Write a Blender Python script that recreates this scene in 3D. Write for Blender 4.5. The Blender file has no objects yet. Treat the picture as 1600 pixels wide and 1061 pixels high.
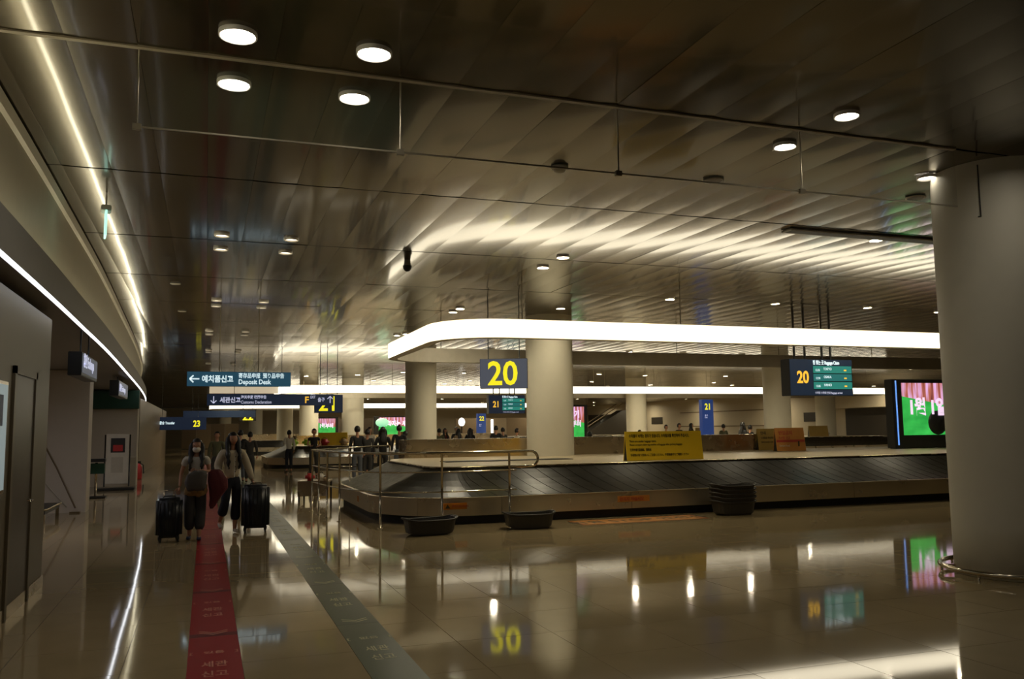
import bpy, bmesh, math, random
from mathutils import Vector, Matrix
import numpy as np
random.seed(7)
PI = math.pi
C = bpy.context.scene.collection
SC = bpy.context.scene

# ---------------------------------------------------------------- camera
FPX = 1340.0
yaw, pit, rol = math.radians(19.6), math.radians(5.9), math.radians(-0.70)
fw = Vector((math.sin(yaw)*math.cos(pit), math.cos(yaw)*math.cos(pit), math.sin(pit)))
r0 = Vector((math.cos(yaw), -math.sin(yaw), 0)); u0 = r0.cross(fw)
rt = math.cos(rol)*r0 + math.sin(rol)*u0
up = -math.sin(rol)*r0 + math.cos(rol)*u0
cam = bpy.data.cameras.new('camera'); cam.sensor_width = 36; cam.lens = 36*FPX/1600
cam.clip_start = 0.05; cam.clip_end = 400
co = bpy.data.objects.new('camera', cam); C.objects.link(co)
m = Matrix.Identity(4)
for i in range(3):
    m[i][0] = rt[i]; m[i][1] = up[i]; m[i][2] = -fw[i]
m[0][3], m[1][3], m[2][3] = 0, 0, 1.65
co.matrix_world = m
SC.camera = co

# ---------------------------------------------------------------- light and exposure
W = bpy.data.worlds.new('World'); SC.world = W; W.use_nodes = True
W.node_tree.nodes['Background'].inputs[0].default_value = (0.9, 0.78, 0.5, 1)
W.node_tree.nodes['Background'].inputs[1].default_value = 0.02
SC.view_settings.view_transform = 'Standard'; SC.view_settings.look = 'None'
SC.view_settings.exposure = 0.18; SC.view_settings.gamma = 1.0
SC.view_settings.use_curve_mapping = False
SC.cycles.max_bounces = 6; SC.cycles.glossy_bounces = 4; SC.cycles.diffuse_bounces = 3
SC.cycles.sample_clamp_indirect = 4.0
RING_E = 2.9          # strength of the lit bands
DOWN_E = 340.0         # strength of the downlights
COVE_E = 11.0
LED_E = 5.0
ZC = 4.5              # ceiling height

# ---------------------------------------------------------------- materials
def mat(name, col, rough=0.5, metal=0.0, var=0.12, scale=6.0, bump=0.0, bscale=40.0, coat=0.0, coatr=0.1, spec=0.5, rvar=0.0, alpha=None):
    M = bpy.data.materials.new(name); M.use_nodes = True
    nt = M.node_tree; b = nt.nodes['Principled BSDF']
    b.inputs['Metallic'].default_value = metal
    b.inputs['Roughness'].default_value = rough
    b.inputs['Specular IOR Level'].default_value = spec
    if coat: b.inputs['Coat Weight'].default_value = coat; b.inputs['Coat Roughness'].default_value = coatr
    tc = nt.nodes.new('ShaderNodeTexCoord')
    n = nt.nodes.new('ShaderNodeTexNoise'); n.inputs['Scale'].default_value = scale; n.inputs['Detail'].default_value = 3
    nt.links.new(tc.outputs['Object'], n.inputs['Vector'])
    mx = nt.nodes.new('ShaderNodeMix'); mx.data_type = 'RGBA'
    mx.inputs[6].default_value = tuple(c*(1-var) for c in col)+(1,)
    mx.inputs[7].default_value = tuple(min(1, c*(1+var)) for c in col)+(1,)
    nt.links.new(n.outputs['Fac'], mx.inputs[0]); nt.links.new(mx.outputs[2], b.inputs['Base Color'])
    if rvar:
        mr = nt.nodes.new('ShaderNodeMapRange'); mr.inputs[3].default_value = max(0, rough-rvar); mr.inputs[4].default_value = rough+rvar
        nt.links.new(n.outputs['Fac'], mr.inputs[0]); nt.links.new(mr.outputs[0], b.inputs['Roughness'])
    if bump:
        n2 = nt.nodes.new('ShaderNodeTexNoise'); n2.inputs['Scale'].default_value = bscale; n2.inputs['Detail'].default_value = 2
        nt.links.new(tc.outputs['Object'], n2.inputs['Vector'])
        bp = nt.nodes.new('ShaderNodeBump'); bp.inputs['Strength'].default_value = bump; bp.inputs['Distance'].default_value = 0.01
        nt.links.new(n2.outputs['Fac'], bp.inputs['Height']); nt.links.new(bp.outputs[0], b.inputs['Normal'])
    if alpha is not None:
        b.inputs['Alpha'].default_value = alpha
    return M
def emat(name, col, s, base=(0.8, 0.8, 0.8)):
    M = mat(name, base, 0.5)
    b = M.node_tree.nodes['Principled BSDF']
    b.inputs['Emission Color'].default_value = col+(1,); b.inputs['Emission Strength'].default_value = s
    return M
WARM = (1.0, 0.89, 0.66)
M = {}
M['ceil'] = mat('ceiling_metal', (0.088, 0.066, 0.026), 0.20, 0.82, var=0.04, scale=0.7, coat=0.55, coatr=0.08)
M['slab'] = mat('ceiling_void', (0.02, 0.017, 0.01), 0.8)
M['tile'] = mat('floor_tile', (0.34, 0.26, 0.14), 0.055, 0.0, var=0.10, scale=2.2, spec=0.5)
M['grout'] = mat('floor_grout', (0.07, 0.05, 0.03), 0.7)
M['column'] = mat('column_cladding', (0.68, 0.64, 0.52), 0.55, 0.0, var=0.03, spec=0.25)
M['steel'] = mat('brushed_steel', (0.52, 0.43, 0.30), 0.26, 1.0, var=0.08, scale=3, rvar=0.08)
M['skirt'] = mat('skirt_steel', (0.62, 0.54, 0.40), 0.30, 0.8, var=0.10, scale=1.6, rvar=0.1)
M['chrome'] = mat('polished_steel', (0.62, 0.55, 0.42), 0.14, 1.0, var=0.03)
M['black'] = mat('black_plastic', (0.012, 0.011, 0.009), 0.45)
M['rubber'] = mat('belt_rubber', (0.012, 0.010, 0.006), 0.32, 0.0, var=0.3, scale=9, rvar=0.1, spec=0.2)
M['deck'] = mat('deck_laminate', (0.50, 0.41, 0.27), 0.4, 0.0, var=0.05)
M['ringhouse'] = mat('ring_housing', (0.50, 0.46, 0.38), 0.5, 0.2)
M['ringlit'] = emat('ring_diffuser', WARM, RING_E)
M['cove'] = emat('cove_strip', (1.0, 0.92, 0.66), COVE_E)
M['led'] = emat('led_strip', (0.92, 0.95, 1.0), LED_E)
M['lens'] = emat('downlight_lens', (1.0, 0.88, 0.62), DOWN_E)
M['lensdim'] = emat('downlight_lens_dim', (1.0, 0.84, 0.58), 5.0)
M['lensflu'] = emat('soffit_lens', (1.0, 0.92, 0.95), 150.0)
M['lensfar'] = emat('far_lens', (1.0, 0.88, 0.62), 800.0)
M['lensmid'] = emat('near_lens', (1.0, 0.93, 0.8), 9.0)
M['lenscool'] = emat('downlight_lens_cool', (1.0, 0.92, 0.78), DOWN_E*0.14)
M['reflector'] = mat('downlight_reflector', (0.85, 0.82, 0.75), 0.4, 0.2)
M['wallwhite'] = mat('wall_white', (0.56, 0.50, 0.42), 0.6, var=0.04)
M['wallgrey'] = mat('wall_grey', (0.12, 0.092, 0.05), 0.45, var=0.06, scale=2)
M['soffit'] = mat('soffit_grey', (0.25, 0.235, 0.215), 0.5, var=0.05)
M['fascia'] = mat('fascia_grey', (0.20, 0.185, 0.165), 0.5, var=0.04)
M['upright'] = mat('cove_upright', (0.58, 0.53, 0.40), 0.5, var=0.04)
M['wallback'] = mat('wall_back', (0.50, 0.43, 0.31), 0.6, var=0.05)
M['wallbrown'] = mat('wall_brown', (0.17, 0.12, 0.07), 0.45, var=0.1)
M['doorbrown'] = mat('door_brown', (0.06, 0.04, 0.022), 0.4)
M['partition'] = mat('partition_panel', (0.26, 0.20, 0.13), 0.6)
M['dark'] = mat('dark_opening', (0.03, 0.024, 0.016), 0.5)
M['signblue'] = mat('sign_blue', (0.018, 0.032, 0.06), 0.4)
M['signblue'].node_tree.nodes['Principled BSDF'].inputs['Emission Color'].default_value = (0.05, 0.09, 0.2, 1)
M['signblue'].node_tree.nodes['Principled BSDF'].inputs['Emission Strength'].default_value = 0.10
M['signgrey'] = emat('sign_slate', (0.11, 0.12, 0.15), 0.55, (0.05, 0.055, 0.07))
M['signteal'] = emat('sign_teal', (0.02, 0.075, 0.12), 0.6, (0.02, 0.05, 0.08))
M['signdark'] = mat('sign_case', (0.02, 0.02, 0.02), 0.4)
M['yellowtxt'] = emat('yellow_letters', (0.95, 0.85, 0.02), 0.85, (0.6, 0.5, 0.02))
M['orangetxt'] = emat('orange_letters', (1.0, 0.55, 0.05), 0.75, (0.6, 0.35, 0.02))
M['whitetxt'] = emat('white_letters', (0.75, 0.95, 1.0), 0.75, (0.6, 0.65, 0.7))
M['lilactxt'] = emat('lilac_letters', (0.75, 0.78, 1.0), 0.5, (0.5, 0.5, 0.65))
M['scrgreen'] = emat('screen_green_row', (0.02, 0.22, 0.17), 0.8, (0.01, 0.03, 0.03))
M['scrgreen2'] = emat('screen_dark_row', (0.015, 0.15, 0.14), 0.8, (0.01, 0.03, 0.03))
M['yellowbd'] = mat('yellow_board', (0.90, 0.60, 0.02), 0.5, var=0.05)
M['brownbd'] = mat('brown_board', (0.30, 0.19, 0.03), 0.5)
M['orangebd'] = mat('orange_board', (0.52, 0.22, 0.04), 0.5)
M['redprint'] = mat('red_print', (0.42, 0.05, 0.03), 0.5)
M['darkprint'] = mat('dark_print', (0.05, 0.035, 0.01), 0.6)
M['whiteprint'] = mat('white_print', (0.6, 0.55, 0.45), 0.6)
M['redmat'] = mat('red_floor_film', (0.30, 0.012, 0.014), 0.35, var=0.08, spec=0.3)
M['reddark'] = mat('red_film_edge', (0.13, 0.008, 0.01), 0.4)
M['greenmat'] = mat('green_floor_film', (0.022, 0.046, 0.018), 0.28, var=0.15, spec=0.35)
M['greendark'] = mat('green_film_edge', (0.01, 0.03, 0.015), 0.3)
M['redtxt'] = mat('film_letters_pink', (0.55, 0.24, 0.17), 0.5)
M['greentxt'] = mat('film_letters_cream', (0.52, 0.50, 0.32), 0.5)
M['stickor'] = mat('orange_sticker', (0.55, 0.19, 0.01), 0.4)
M['floorst'] = mat('floor_sticker', (0.33, 0.10, 0.02), 0.3)
M['tub'] = mat('tub_plastic', (0.030, 0.026, 0.019), 0.45, bump=0.1)
M['glass'] = mat('curtain_glass', (0.05, 0.08, 0.05), 0.02, 0.0, spec=0.3, alpha=0.06)
M['channel'] = mat('channel_paint', (0.42, 0.36, 0.24), 0.5)
M['glassedge'] = mat('glass_edge', (0.32, 0.28, 0.20), 0.35, 0.8)
M['skin'] = mat('skin', (0.47, 0.23, 0.13), 0.5, var=0.05)
M['hair'] = mat('hair', (0.010, 0.008, 0.007), 0.45, bump=0.3, bscale=60)
M['cream'] = mat('cream_knit', (0.60, 0.52, 0.38), 0.85, bump=0.4, bscale=80)
M['greycloth'] = mat('grey_cloth', (0.10, 0.09, 0.08), 0.85, bump=0.3)
M['navy'] = mat('navy_denim', (0.012, 0.014, 0.022), 0.85)
M['charcoal'] = mat('charcoal_cloth', (0.045, 0.042, 0.038), 0.85)
M['maroon'] = mat('maroon_cloth', (0.11, 0.015, 0.018), 0.8, bump=0.4)
M['ochre'] = mat('ochre_print_cloth', (0.33, 0.20, 0.07), 0.8, var=0.5, scale=30)
M['maskw'] = mat('face_mask', (0.75, 0.70, 0.62), 0.8)
M['shoe'] = mat('shoe_beige', (0.42, 0.36, 0.28), 0.6)
M['shoeblue'] = mat('shoe_blue', (0.02, 0.03, 0.07), 0.6)
M['case'] = mat('suitcase_shell', (0.010, 0.012, 0.016), 0.35, var=0.2)
M['olive'] = mat('olive_cloth', (0.10, 0.10, 0.05), 0.85)
M['blackcloth'] = mat('black_cloth', (0.012, 0.012, 0.013), 0.85)
M['tan'] = mat('tan_cloth', (0.36, 0.26, 0.15), 0.85)
M['whitecloth'] = mat('white_cloth', (0.62, 0.58, 0.50), 0.85)
M['teal'] = mat('teal_cloth', (0.06, 0.20, 0.17), 0.85)
M['jean'] = mat('jean_cloth', (0.10, 0.11, 0.13), 0.85)
M['bluetotem'] = emat('totem_blue', (0.02, 0.05, 0.20), 0.5, (0.02, 0.05, 0.15))
M['scrblue'] = emat('blue_edge_light', (0.02, 0.22, 0.75), 1.0)
M['scrpink'] = emat('screen_lilac', (0.85, 0.62, 0.85), 0.9)
M['poster'] = emat('poster_lit', (0.20, 0.25, 0.26), 0.7, (0.3, 0.35, 0.35))
M['posterblue'] = mat('poster_blue', (0.03, 0.06, 0.16), 0.5)
M['orangepanel'] = mat('orange_panel', (0.30, 0.09, 0.02), 0.5)
M['greenboard'] = mat('green_board', (0.012, 0.06, 0.035), 0.5)
M['red'] = mat('red_plastic', (0.5, 0.03, 0.03), 0.4)
M['cyanlit'] = emat('exit_lit', (0.45, 0.95, 0.80), 0.85)
M['greenlit'] = emat('green_lit', (0.10, 0.75, 0.40), 0.7)
M['lampwhite'] = emat('lamp_white', (1.0, 0.97, 0.9), 1.6)
M['lime'] = mat('lime_plastic', (0.45, 0.75, 0.05), 0.5)

def screen_mat(name, seed, strength=1.0):
    """moving picture of a stage above a green field"""
    Mx = bpy.data.materials.new(name); Mx.use_nodes = True
    nt = Mx.node_tree; b = nt.nodes['Principled BSDF']
    tc = nt.nodes.new('ShaderNodeTexCoord'); sp = nt.nodes.new('ShaderNodeSeparateXYZ')
    nt.links.new(tc.outputs['Generated'], sp.inputs[0])
    mp = nt.nodes.new('ShaderNodeMapping'); mp.inputs['Scale'].default_value = (14, 1, 0.8); mp.inputs['Location'].default_value = (seed, 0, 0)
    nt.links.new(tc.outputs['Generated'], mp.inputs[0])
    n = nt.nodes.new('ShaderNodeTexNoise'); n.inputs['Scale'].default_value = 1.3; nt.links.new(mp.outputs[0], n.inputs['Vector'])
    r = nt.nodes.new('ShaderNodeValToRGB'); e = r.color_ramp.elements
    e[0].position = 0.3; e[0].color = (0.10, 0.015, 0.02, 1); e[1].position = 0.62; e[1].color = (0.75, 0.42, 0.72, 1)
    x = e.new(0.45); x.color = (0.45, 0.13, 0.08, 1)
    nt.links.new(n.outputs['Fac'], r.inputs[0])
    n2 = nt.nodes.new('ShaderNodeTexNoise'); n2.inputs['Scale'].default_value = 5; nt.links.new(tc.outputs['Generated'], n2.inputs['Vector'])
    g = nt.nodes.new('ShaderNodeValToRGB'); g.color_ramp.elements[0].color = (0.0, 0.16, 0.02, 1); g.color_ramp.elements[1].color = (0.06, 0.62, 0.10, 1)
    nt.links.new(n2.outputs['Fac'], g.inputs[0])
    # boundary: curved top edge of the field
    ma = nt.nodes.new('ShaderNodeMath'); ma.operation = 'SUBTRACT'; nt.links.new(sp.outputs['X'], ma.inputs[0]); ma.inputs[1].default_value = 0.0
    mb = nt.nodes.new('ShaderNodeMath'); mb.operation = 'MULTIPLY'; nt.links.new(ma.outputs[0], mb.inputs[0]); mb.inputs[1].default_value = -0.28
    mc = nt.nodes.new('ShaderNodeMath'); mc.operation = 'ADD'; nt.links.new(mb.outputs[0], mc.inputs[0]); mc.inputs[1].default_value = 0.74
    gt = nt.nodes.new('ShaderNodeMath'); gt.operation = 'GREATER_THAN'; nt.links.new(sp.outputs['Z'], gt.inputs[0]); nt.links.new(mc.outputs[0], gt.inputs[1])
    mx = nt.nodes.new('ShaderNodeMix'); mx.data_type = 'RGBA'
    nt.links.new(gt.outputs[0], mx.inputs[0]); nt.links.new(g.outputs[0], mx.inputs[6]); nt.links.new(r.outputs[0], mx.inputs[7])
    b.inputs['Base Color'].default_value = (0.02, 0.02, 0.02, 1); b.inputs['Roughness'].default_value = 0.3
    nt.links.new(mx.outputs[2], b.inputs['Emission Color']); b.inputs['Emission Strength'].default_value = strength
    return Mx
M['screen1'] = screen_mat('screen_picture_1', 0.0)
M['screen2'] = screen_mat('screen_picture_2', 3.1)
M['screen3'] = screen_mat('screen_picture_3', 5.7, 1.1)

# ---------------------------------------------------------------- helpers
def tag(o, label=None, cat=None, group=None, kind=None):
    if label: o['label'] = label
    if cat: o['category'] = cat
    if group: o['group'] = group
    if kind: o['kind'] = kind
    return o
def thing(name, label, cat, loc=(0, 0, 0), rz=0, group=None):
    o = bpy.data.objects.new(name, None); C.objects.link(o); o.location = loc; o.rotation_euler = (0, 0, rz)
    o.empty_display_size = 0.2
    return tag(o, label, cat, group)
def mk(name, me, parent=None, loc=(0, 0, 0), rot=(0, 0, 0), kind=None, label=None):
    o = bpy.data.objects.new(name, me); C.objects.link(o)
    if parent is not None: o.parent = parent
    o.location = loc; o.rotation_euler = rot
    if kind: o['kind'] = kind
    if label: o['label'] = label
    return o
def mesh(vs, fs, material, smooth=False):
    me = bpy.data.meshes.new('m'); me.from_pydata([tuple(v) for v in vs], [], fs); me.materials.append(material)
    if smooth: me.polygons.foreach_set('use_smooth', [True]*len(me.polygons))
    me.update()
    return me
def bmm(bm, material, smooth=False):
    bmesh.ops.recalc_face_normals(bm, faces=bm.faces)
    me = bpy.data.meshes.new('m'); bm.to_mesh(me); bm.free(); me.materials.append(material)
    if smooth: me.polygons.foreach_set('use_smooth', [True]*len(me.polygons))
    return me
def box_into(bm, x0, x1, y0, y1, z0, z1, bev=0.0):
    t = bmesh.new(); bmesh.ops.create_cube(t, size=1)
    bmesh.ops.scale(t, vec=(x1-x0, y1-y0, z1-z0), verts=t.verts)
    bmesh.ops.translate(t, vec=((x0+x1)/2, (y0+y1)/2, (z0+z1)/2), verts=t.verts)
    if bev: bmesh.ops.bevel(t, geom=t.edges[:], offset=bev, segments=2, affect='EDGES')
    me = bpy.data.meshes.new('t'); t.to_mesh(me); t.free(); bm.from_mesh(me); bpy.data.meshes.remove(me)
def box(x0, x1, y0, y1, z0, z1, material, bev=0.0):
    bm = bmesh.new(); box_into(bm, x0, x1, y0, y1, z0, z1, bev)
    return bmm(bm, material)
def tube(pts, r, material, n=10, closed=False, rs=None):
    pts = [Vector(p) for p in pts]; vs = []; fs = []; N = len(pts)
    prev = None
    for i, p in enumerate(pts):
        if closed: d = pts[(i+1) % N]-pts[i-1]
        else: d = pts[min(i+1, N-1)]-pts[max(i-1, 0)]
        d.normalize()
        if prev is None:
            a = Vector((0, 0, 1)) if abs(d.z) < 0.9 else Vector((1, 0, 0))
            s = d.cross(a).normalized()
        else:
            s = (prev - d*prev.dot(d)).normalized()
        prev = s; t = s.cross(d)
        rr = rs[i] if rs else r
        for k in range(n):
            an = 2*PI*k/n; vs.append(p+(math.cos(an)*s+math.sin(an)*t)*rr)
    M_ = N if closed else N-1
    for i in range(M_):
        j = (i+1) % N
        for k in range(n):
            l = (k+1) % n; fs.append((i*n+k, i*n+l, j*n+l, j*n+k))
    if not closed:
        fs.append(tuple(range(n))); fs.append(tuple(range((N-1)*n, N*n))[::-1])
    return mesh(vs, fs, material, True)
def lathe(prof, material, n=32, smooth=True):
    vs = []; fs = []
    for r, z in prof:
        for k in range(n):
            a = 2*PI*k/n; vs.append((r*math.cos(a), r*math.sin(a), z))
    for i in range(len(prof)-1):
        for k in range(n):
            l = (k+1) % n; fs.append((i*n+k, i*n+l, (i+1)*n+l, (i+1)*n+k))
    me = mesh(vs, fs, material, smooth)
    return me
def prism(poly, z0, z1, material):
    n = len(poly); vs = [(x, y, z0) for x, y in poly]+[(x, y, z1) for x, y in poly]
    fs = [tuple(range(n))[::-1], tuple(range(n, 2*n))]+[(i, (i+1) % n, (i+1) % n+n, i+n) for i in range(n)]
    return mesh(vs, fs, material)
def text(name, body, size, material, parent, loc, rot=(PI/2, 0, 0), bold=0.0, align='LEFT', sx=1.0, ext=0.002, label=None):
    cu = bpy.data.curves.new('t', 'FONT'); cu.body = body; cu.size = size; cu.extrude = ext; cu.offset = bold*size
    cu.align_x = align; cu.align_y = 'BOTTOM_BASELINE'; cu.resolution_u = 3
    t = bpy.data.objects.new('t', cu)
    me = bpy.data.meshes.new_from_object(t)
    bpy.data.objects.remove(t); bpy.data.curves.remove(cu)
    me.materials.clear(); me.materials.append(material)
    if sx != 1.0: me.transform(Matrix.Scale(sx, 4, (1, 0, 0)))
    return mk(name, me, parent, loc, rot, label=label)
def arrow(name, L, w, material, parent, loc, ang):
    """flat arrow in the XZ plane pointing along ang"""
    bm = bmesh.new()
    box_into(bm, -L*0.5, L*0.45, -0.004, 0.004, -w/2, w/2)
    for s in (1, -1):
        t = bmesh.new(); box_into(t, 0, L*0.55, -0.004, 0.004, -w/2, w/2)
        bmesh.ops.rotate(t, cent=(0, 0, 0), matrix=Matrix.Rotation(s*PI*0.75, 3, 'Y'), verts=t.verts)
        bmesh.ops.translate(t, vec=(L*0.5, 0, 0), verts=t.verts)
        me = bpy.data.meshes.new('t'); t.to_mesh(me); t.free(); bm.from_mesh(me)
    me = bmm(bm, material)
    return mk(name, me, parent, loc, (0, -ang, 0))
def copy_tree(o, parent=None):
    c = o.copy(); C.objects.link(c)
    if parent is not None: c.parent = parent
    for ch in list(o.children): copy_tree(ch, c)
    return c

# ---------------------------------------------------------------- floor
floor = mk('floor', box(-8, 62, -4, 112, -0.12, -0.006, M['grout']), kind='structure')
TS = 0.8; X00 = 3.48-0.8*14
def tile_mesh(w, d):
    bm = bmesh.new(); box_into(bm, -w/2, w/2, -d/2, d/2, -0.01, 0.0)
    return bmm(bm, M['tile'])
tm = tile_mesh(TS-0.004, TS-0.004)
cells = []
for i in range(0, 84):
    for j in range(-4, 140):
        cx = X00+TS*(i+0.5); cy = 0.25+TS*(j+0.5)
        if cx > 61 or cy > 111: continue
        cells.append((cx, cy))
def infr(cx, cy):
    d = Vector((cx, cy, -1.65)); w = d.dot(fw)
    if w < 0.5: return None
    x = 800+FPX*d.dot(rt)/w; y = 530.5-FPX*d.dot(up)/w
    return w if (-60 < x < 1660 and y < 1120) else None
vis = sorted([(infr(*c), c) for c in cells if infr(*c) is not None])
near = set(c for _, c in vis[:290])
for c in near:
    o = mk('tile', tm, floor, (c[0], c[1], 0), (random.uniform(-1, 1)*0.0008, random.uniform(-1, 1)*0.0008, 0))
vs = []; fs = []
for c in cells:
    if c in near: continue
    h = TS/2-0.002; b = len(vs)
    a1, a2 = random.uniform(-1, 1)*0.0005, random.uniform(-1, 1)*0.0005
    for sx, sy in ((-1, -1), (1, -1), (1, 1), (-1, 1)): vs.append((c[0]+sx*h, c[1]+sy*h, sx*h*a1+sy*h*a2))
    fs.append((b, b+1, b+2, b+3))
mk('tile', mesh(vs, fs, M['tile']), floor, kind='stuff')

# ---------------------------------------------------------------- ceiling of long dished metal planks
ceil = mk('ceiling', box(-8, 62, -4, 112, ZC+0.06, ZC+0.2, M['slab']), kind='structure')
PW = 0.49; PL = 3.33; PX0 = -1.52-PW*12; PY0 = 6.66-PL*3
def plank_verts(seed, w=PW-0.002, l=PL-0.034, nx=6, ny=10):
    rnd = random.Random(seed)
    sag = 0.0038+rnd.uniform(-0.0006, 0.001); ph = rnd.uniform(0, 2*PI); ph2 = rnd.uniform(0, 2*PI)
    amp = rnd.uniform(0.0007, 0.0014); tilt = rnd.uniform(-1, 1)*0.0014
    vs = []
    for j in range(ny+1):
        v = j/ny
        for i in range(nx+1):
            u = 2*i/nx-1
            z = -sag*(1-u*u) - 0.0015*(1-(2*v-1)**2)+amp*math.sin(v*7+ph)+0.4*amp*math.sin(v*14+ph2)+tilt*u
            vs.append((u*w/2, (v-0.5)*l, z))
    fs = []
    for j in range(ny):
        for i in range(nx):
            a = j*(nx+1)+i; fs.append((a, a+nx+1, a+nx+2, a+1))
    # turned-up lips along the four sides
    b = len(vs)
    ring = [i for i in range(nx+1)]+[(j+1)*(nx+1)-1 for j in range(1, ny+1)]+[ny*(nx+1)+i for i in range(nx-1, -1, -1)]+[j*(nx+1) for j in range(ny-1, 0, -1)]
    for r in ring: vs.append((vs[r][0], vs[r][1], vs[r][2]+0.035))
    n = len(ring)
    for q in ring: vs.append(vs[q])
    for k in range(n): fs.append((b+n+k, b+n+(k+1) % n, b+(k+1) % n, b+k))
    return vs, fs
variants = [plank_verts(s) for s in range(14)]
vmesh = []
for v, f in variants:
    me = mesh(v, f, M['ceil'], True)
    nlip = len(me.polygons)-2*(6+10)
    for k, p in enumerate(me.polygons): p.use_smooth = k < nlip
    vmesh.append(me)
pl = []
for i in range(0, 138):
    for j in range(0, 33):
        cx = PX0+PW*(i+0.5); cy = PY0+PL*(j+0.5)
        if cx > 60.5 or cy > 108: continue
        d = Vector((cx, cy, ZC-1.65)); w = d.dot(fw)
        ok = w > 1.5 and -150 < 800+FPX*d.dot(rt)/w < 1700 and 530.5-FPX*d.dot(up)/w > -350
        pl.append((w if ok and cx > -1.8 else 999, cx, cy, random.randrange(14), random.uniform(-1, 1)*0.0012))
pl.sort()
allv = []; allf = []; sm = []
for k, (w, cx, cy, vi, tl) in enumerate(pl):
    if k < 290 and w < 900:
        mk('panel', vmesh[vi], ceil, (cx, cy, ZC), (tl, 0, 0))
    else:
        b = len(allv); v, f = variants[vi]
        allv += [(x+cx, y+cy, z+ZC+tl*y) for x, y, z in v]; allf += [tuple(q+b for q in t) for t in f]
        sm += [True]*60+[False]*(len(f)-60)
me = bpy.data.meshes.new('m'); me.from_pydata(allv, [], allf); me.materials.append(M['ceil'])
me.polygons.foreach_set('use_smooth', sm); mk('panel', me, ceil, kind='stuff')

# ---------------------------------------------------------------- left side: curved bulkhead with LED line and cove
curve = [(-1.47, -3), (-1.47, 2), (-1.47, 7), (-1.48, 9.6), (-1.51, 12), (-1.55, 15), (-1.62, 18), (-1.72, 21.5), (-1.82, 25), (-1.96, 29.5), (-2.18, 35), (-2.45, 40), (-2.9, 46), (-3.3, 50), (-4.2, 57), (-5.5, 64)]
def resamp(c, n=70):
    P = [Vector(p) for p in c]; out = []
    for i in range(len(P)-1):
        p0 = P[max(i-1, 0)]; p1 = P[i]; p2 = P[i+1]; p3 = P[min(i+2, len(P)-1)]
        for k in range(5):
            t = k/5
            out.append(0.5*((2*p1)+(p2-p0)*t+(2*p0-5*p1+4*p2-p3)*t*t+(3*p1-p0-3*p2+p3)*t**3))
    out.append(P[-1]); return out
cv = resamp(curve)
def ribbon(offs, material, close=False):
    """sweep of a cross-section [(dx, z)...] along the curve"""
    vs = []; fs = []; n = len(offs)
    for p in cv:
        for dx, z in offs: vs.append((p.x+dx, p.y, z))
    for i in range(len(cv)-1):
        for k in range(n if close else n-1):
            l = (k+1) % n
            fs.append((i*n+k, i*n+l, (i+1)*n+l, (i+1)*n+k))
    return mesh(vs, fs, material, False)
bulk = thing('bulkhead', 'long curved grey bulkhead with a glowing cove along the left side of the ceiling', 'bulkhead', (0, 0, 0))
mk('fascia', ribbon([(0.0, 3.02), (0.0, 3.36), (-0.03, 3.37), (-0.04, 3.30), (-0.30, 3.30), (-0.30, 3.02)], M['fascia'], True), bulk)
mk('upright', ribbon([(-0.27, 3.30), (-0.23, 4.38), (-0.30, 4.38), (-0.34, 3.30)], M['upright'], True), bulk)
mk('cornice', ribbon([(-0.25, 4.36), (-0.19, 4.38), (-0.17, 4.47), (-0.25, 4.48)], M['upright'], True), bulk)
mk('cove_light', ribbon([(-0.17, 3.305), (-0.17, 3.325), (-0.21, 3.325), (-0.21, 3.305)], M['cove'], True), bulk, label='warm light strip hidden in the cove')
mk('light_line', ribbon([(-0.003, 3.0), (-0.003, 3.016), (-0.03, 3.016), (-0.03, 3.0)], M['led'], True), bulk, label='cool white light line along the lower edge')
# soffit over the left hand recess
vs = []; fs = []
for p in cv: vs += [(-8, p.y, 3.0), (p.x-0.04, p.y, 3.0), (-8, p.y, 3.06), (p.x-0.04, p.y, 3.06)]
for i in range(len(cv)-1):
    a = i*4; fs += [(a, a+4, a+5, a+1), (a+2, a+3, a+7, a+6), (a+1, a+5, a+7, a+3)]
mk('trim_1', mesh(vs, fs, M['soffit']), kind='structure')
# near left wall with a door and a lit poster
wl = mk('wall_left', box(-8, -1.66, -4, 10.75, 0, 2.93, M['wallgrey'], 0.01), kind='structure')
mk('baseboard_left', box(-1.68, -1.645, -4, 10.76, 0, 0.12, M['steel']), kind='structure')
dr = mk('door_1', box(-1.67, -1.650, 8.88, 9.82, 0.0, 2.2, M['doorbrown']), kind='structure')
for a, b, c, d in ((8.80, 8.88, 0, 2.27), (9.82, 9.90, 0, 2.27), (8.80, 9.90, 2.2, 2.27)):
    mk('door_frame', box(-1.66, -1.635, a, b, c, d, M['wallgrey']), dr)
mk('door_handle', tube([(-1.65, 9.72, 1.0), (-1.60, 9.72, 1.0), (-1.60, 9.60, 1.0)], 0.010, M['chrome'], 8), dr)
pt = thing('poster_lightbox', 'pale lit poster box with blue pictures on the near left wall', 'poster', (-1.65, 8.05, 0))
mk('case', box(-0.0, 0.03, -0.65, 0.40, 1.15, 2.10, M['steel'], 0.004), pt)
mk('poster', box(0.03, 0.034, -0.62, 0.37, 1.18, 2.07, M['poster']), pt)
mk('picture', box(0.034, 0.037, -0.5, 0.2, 1.72, 1.98, M['posterblue']), pt)
mk('picture', box(0.034, 0.037, -0.5, 0.1, 1.5, 1.62, M['posterblue']), pt)
mk('picture', box(0.034, 0.037, -0.5, 0.15, 1.24, 1.4, M['posterblue']), pt)
tag(mk('orange_panel', box(-1.65, -1.62, 7.2, 8.35, 0.14, 1.03, M['orangepanel'], 0.006)), 'dark orange panel on the near left wall beneath the lit poster', 'panel')

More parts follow.
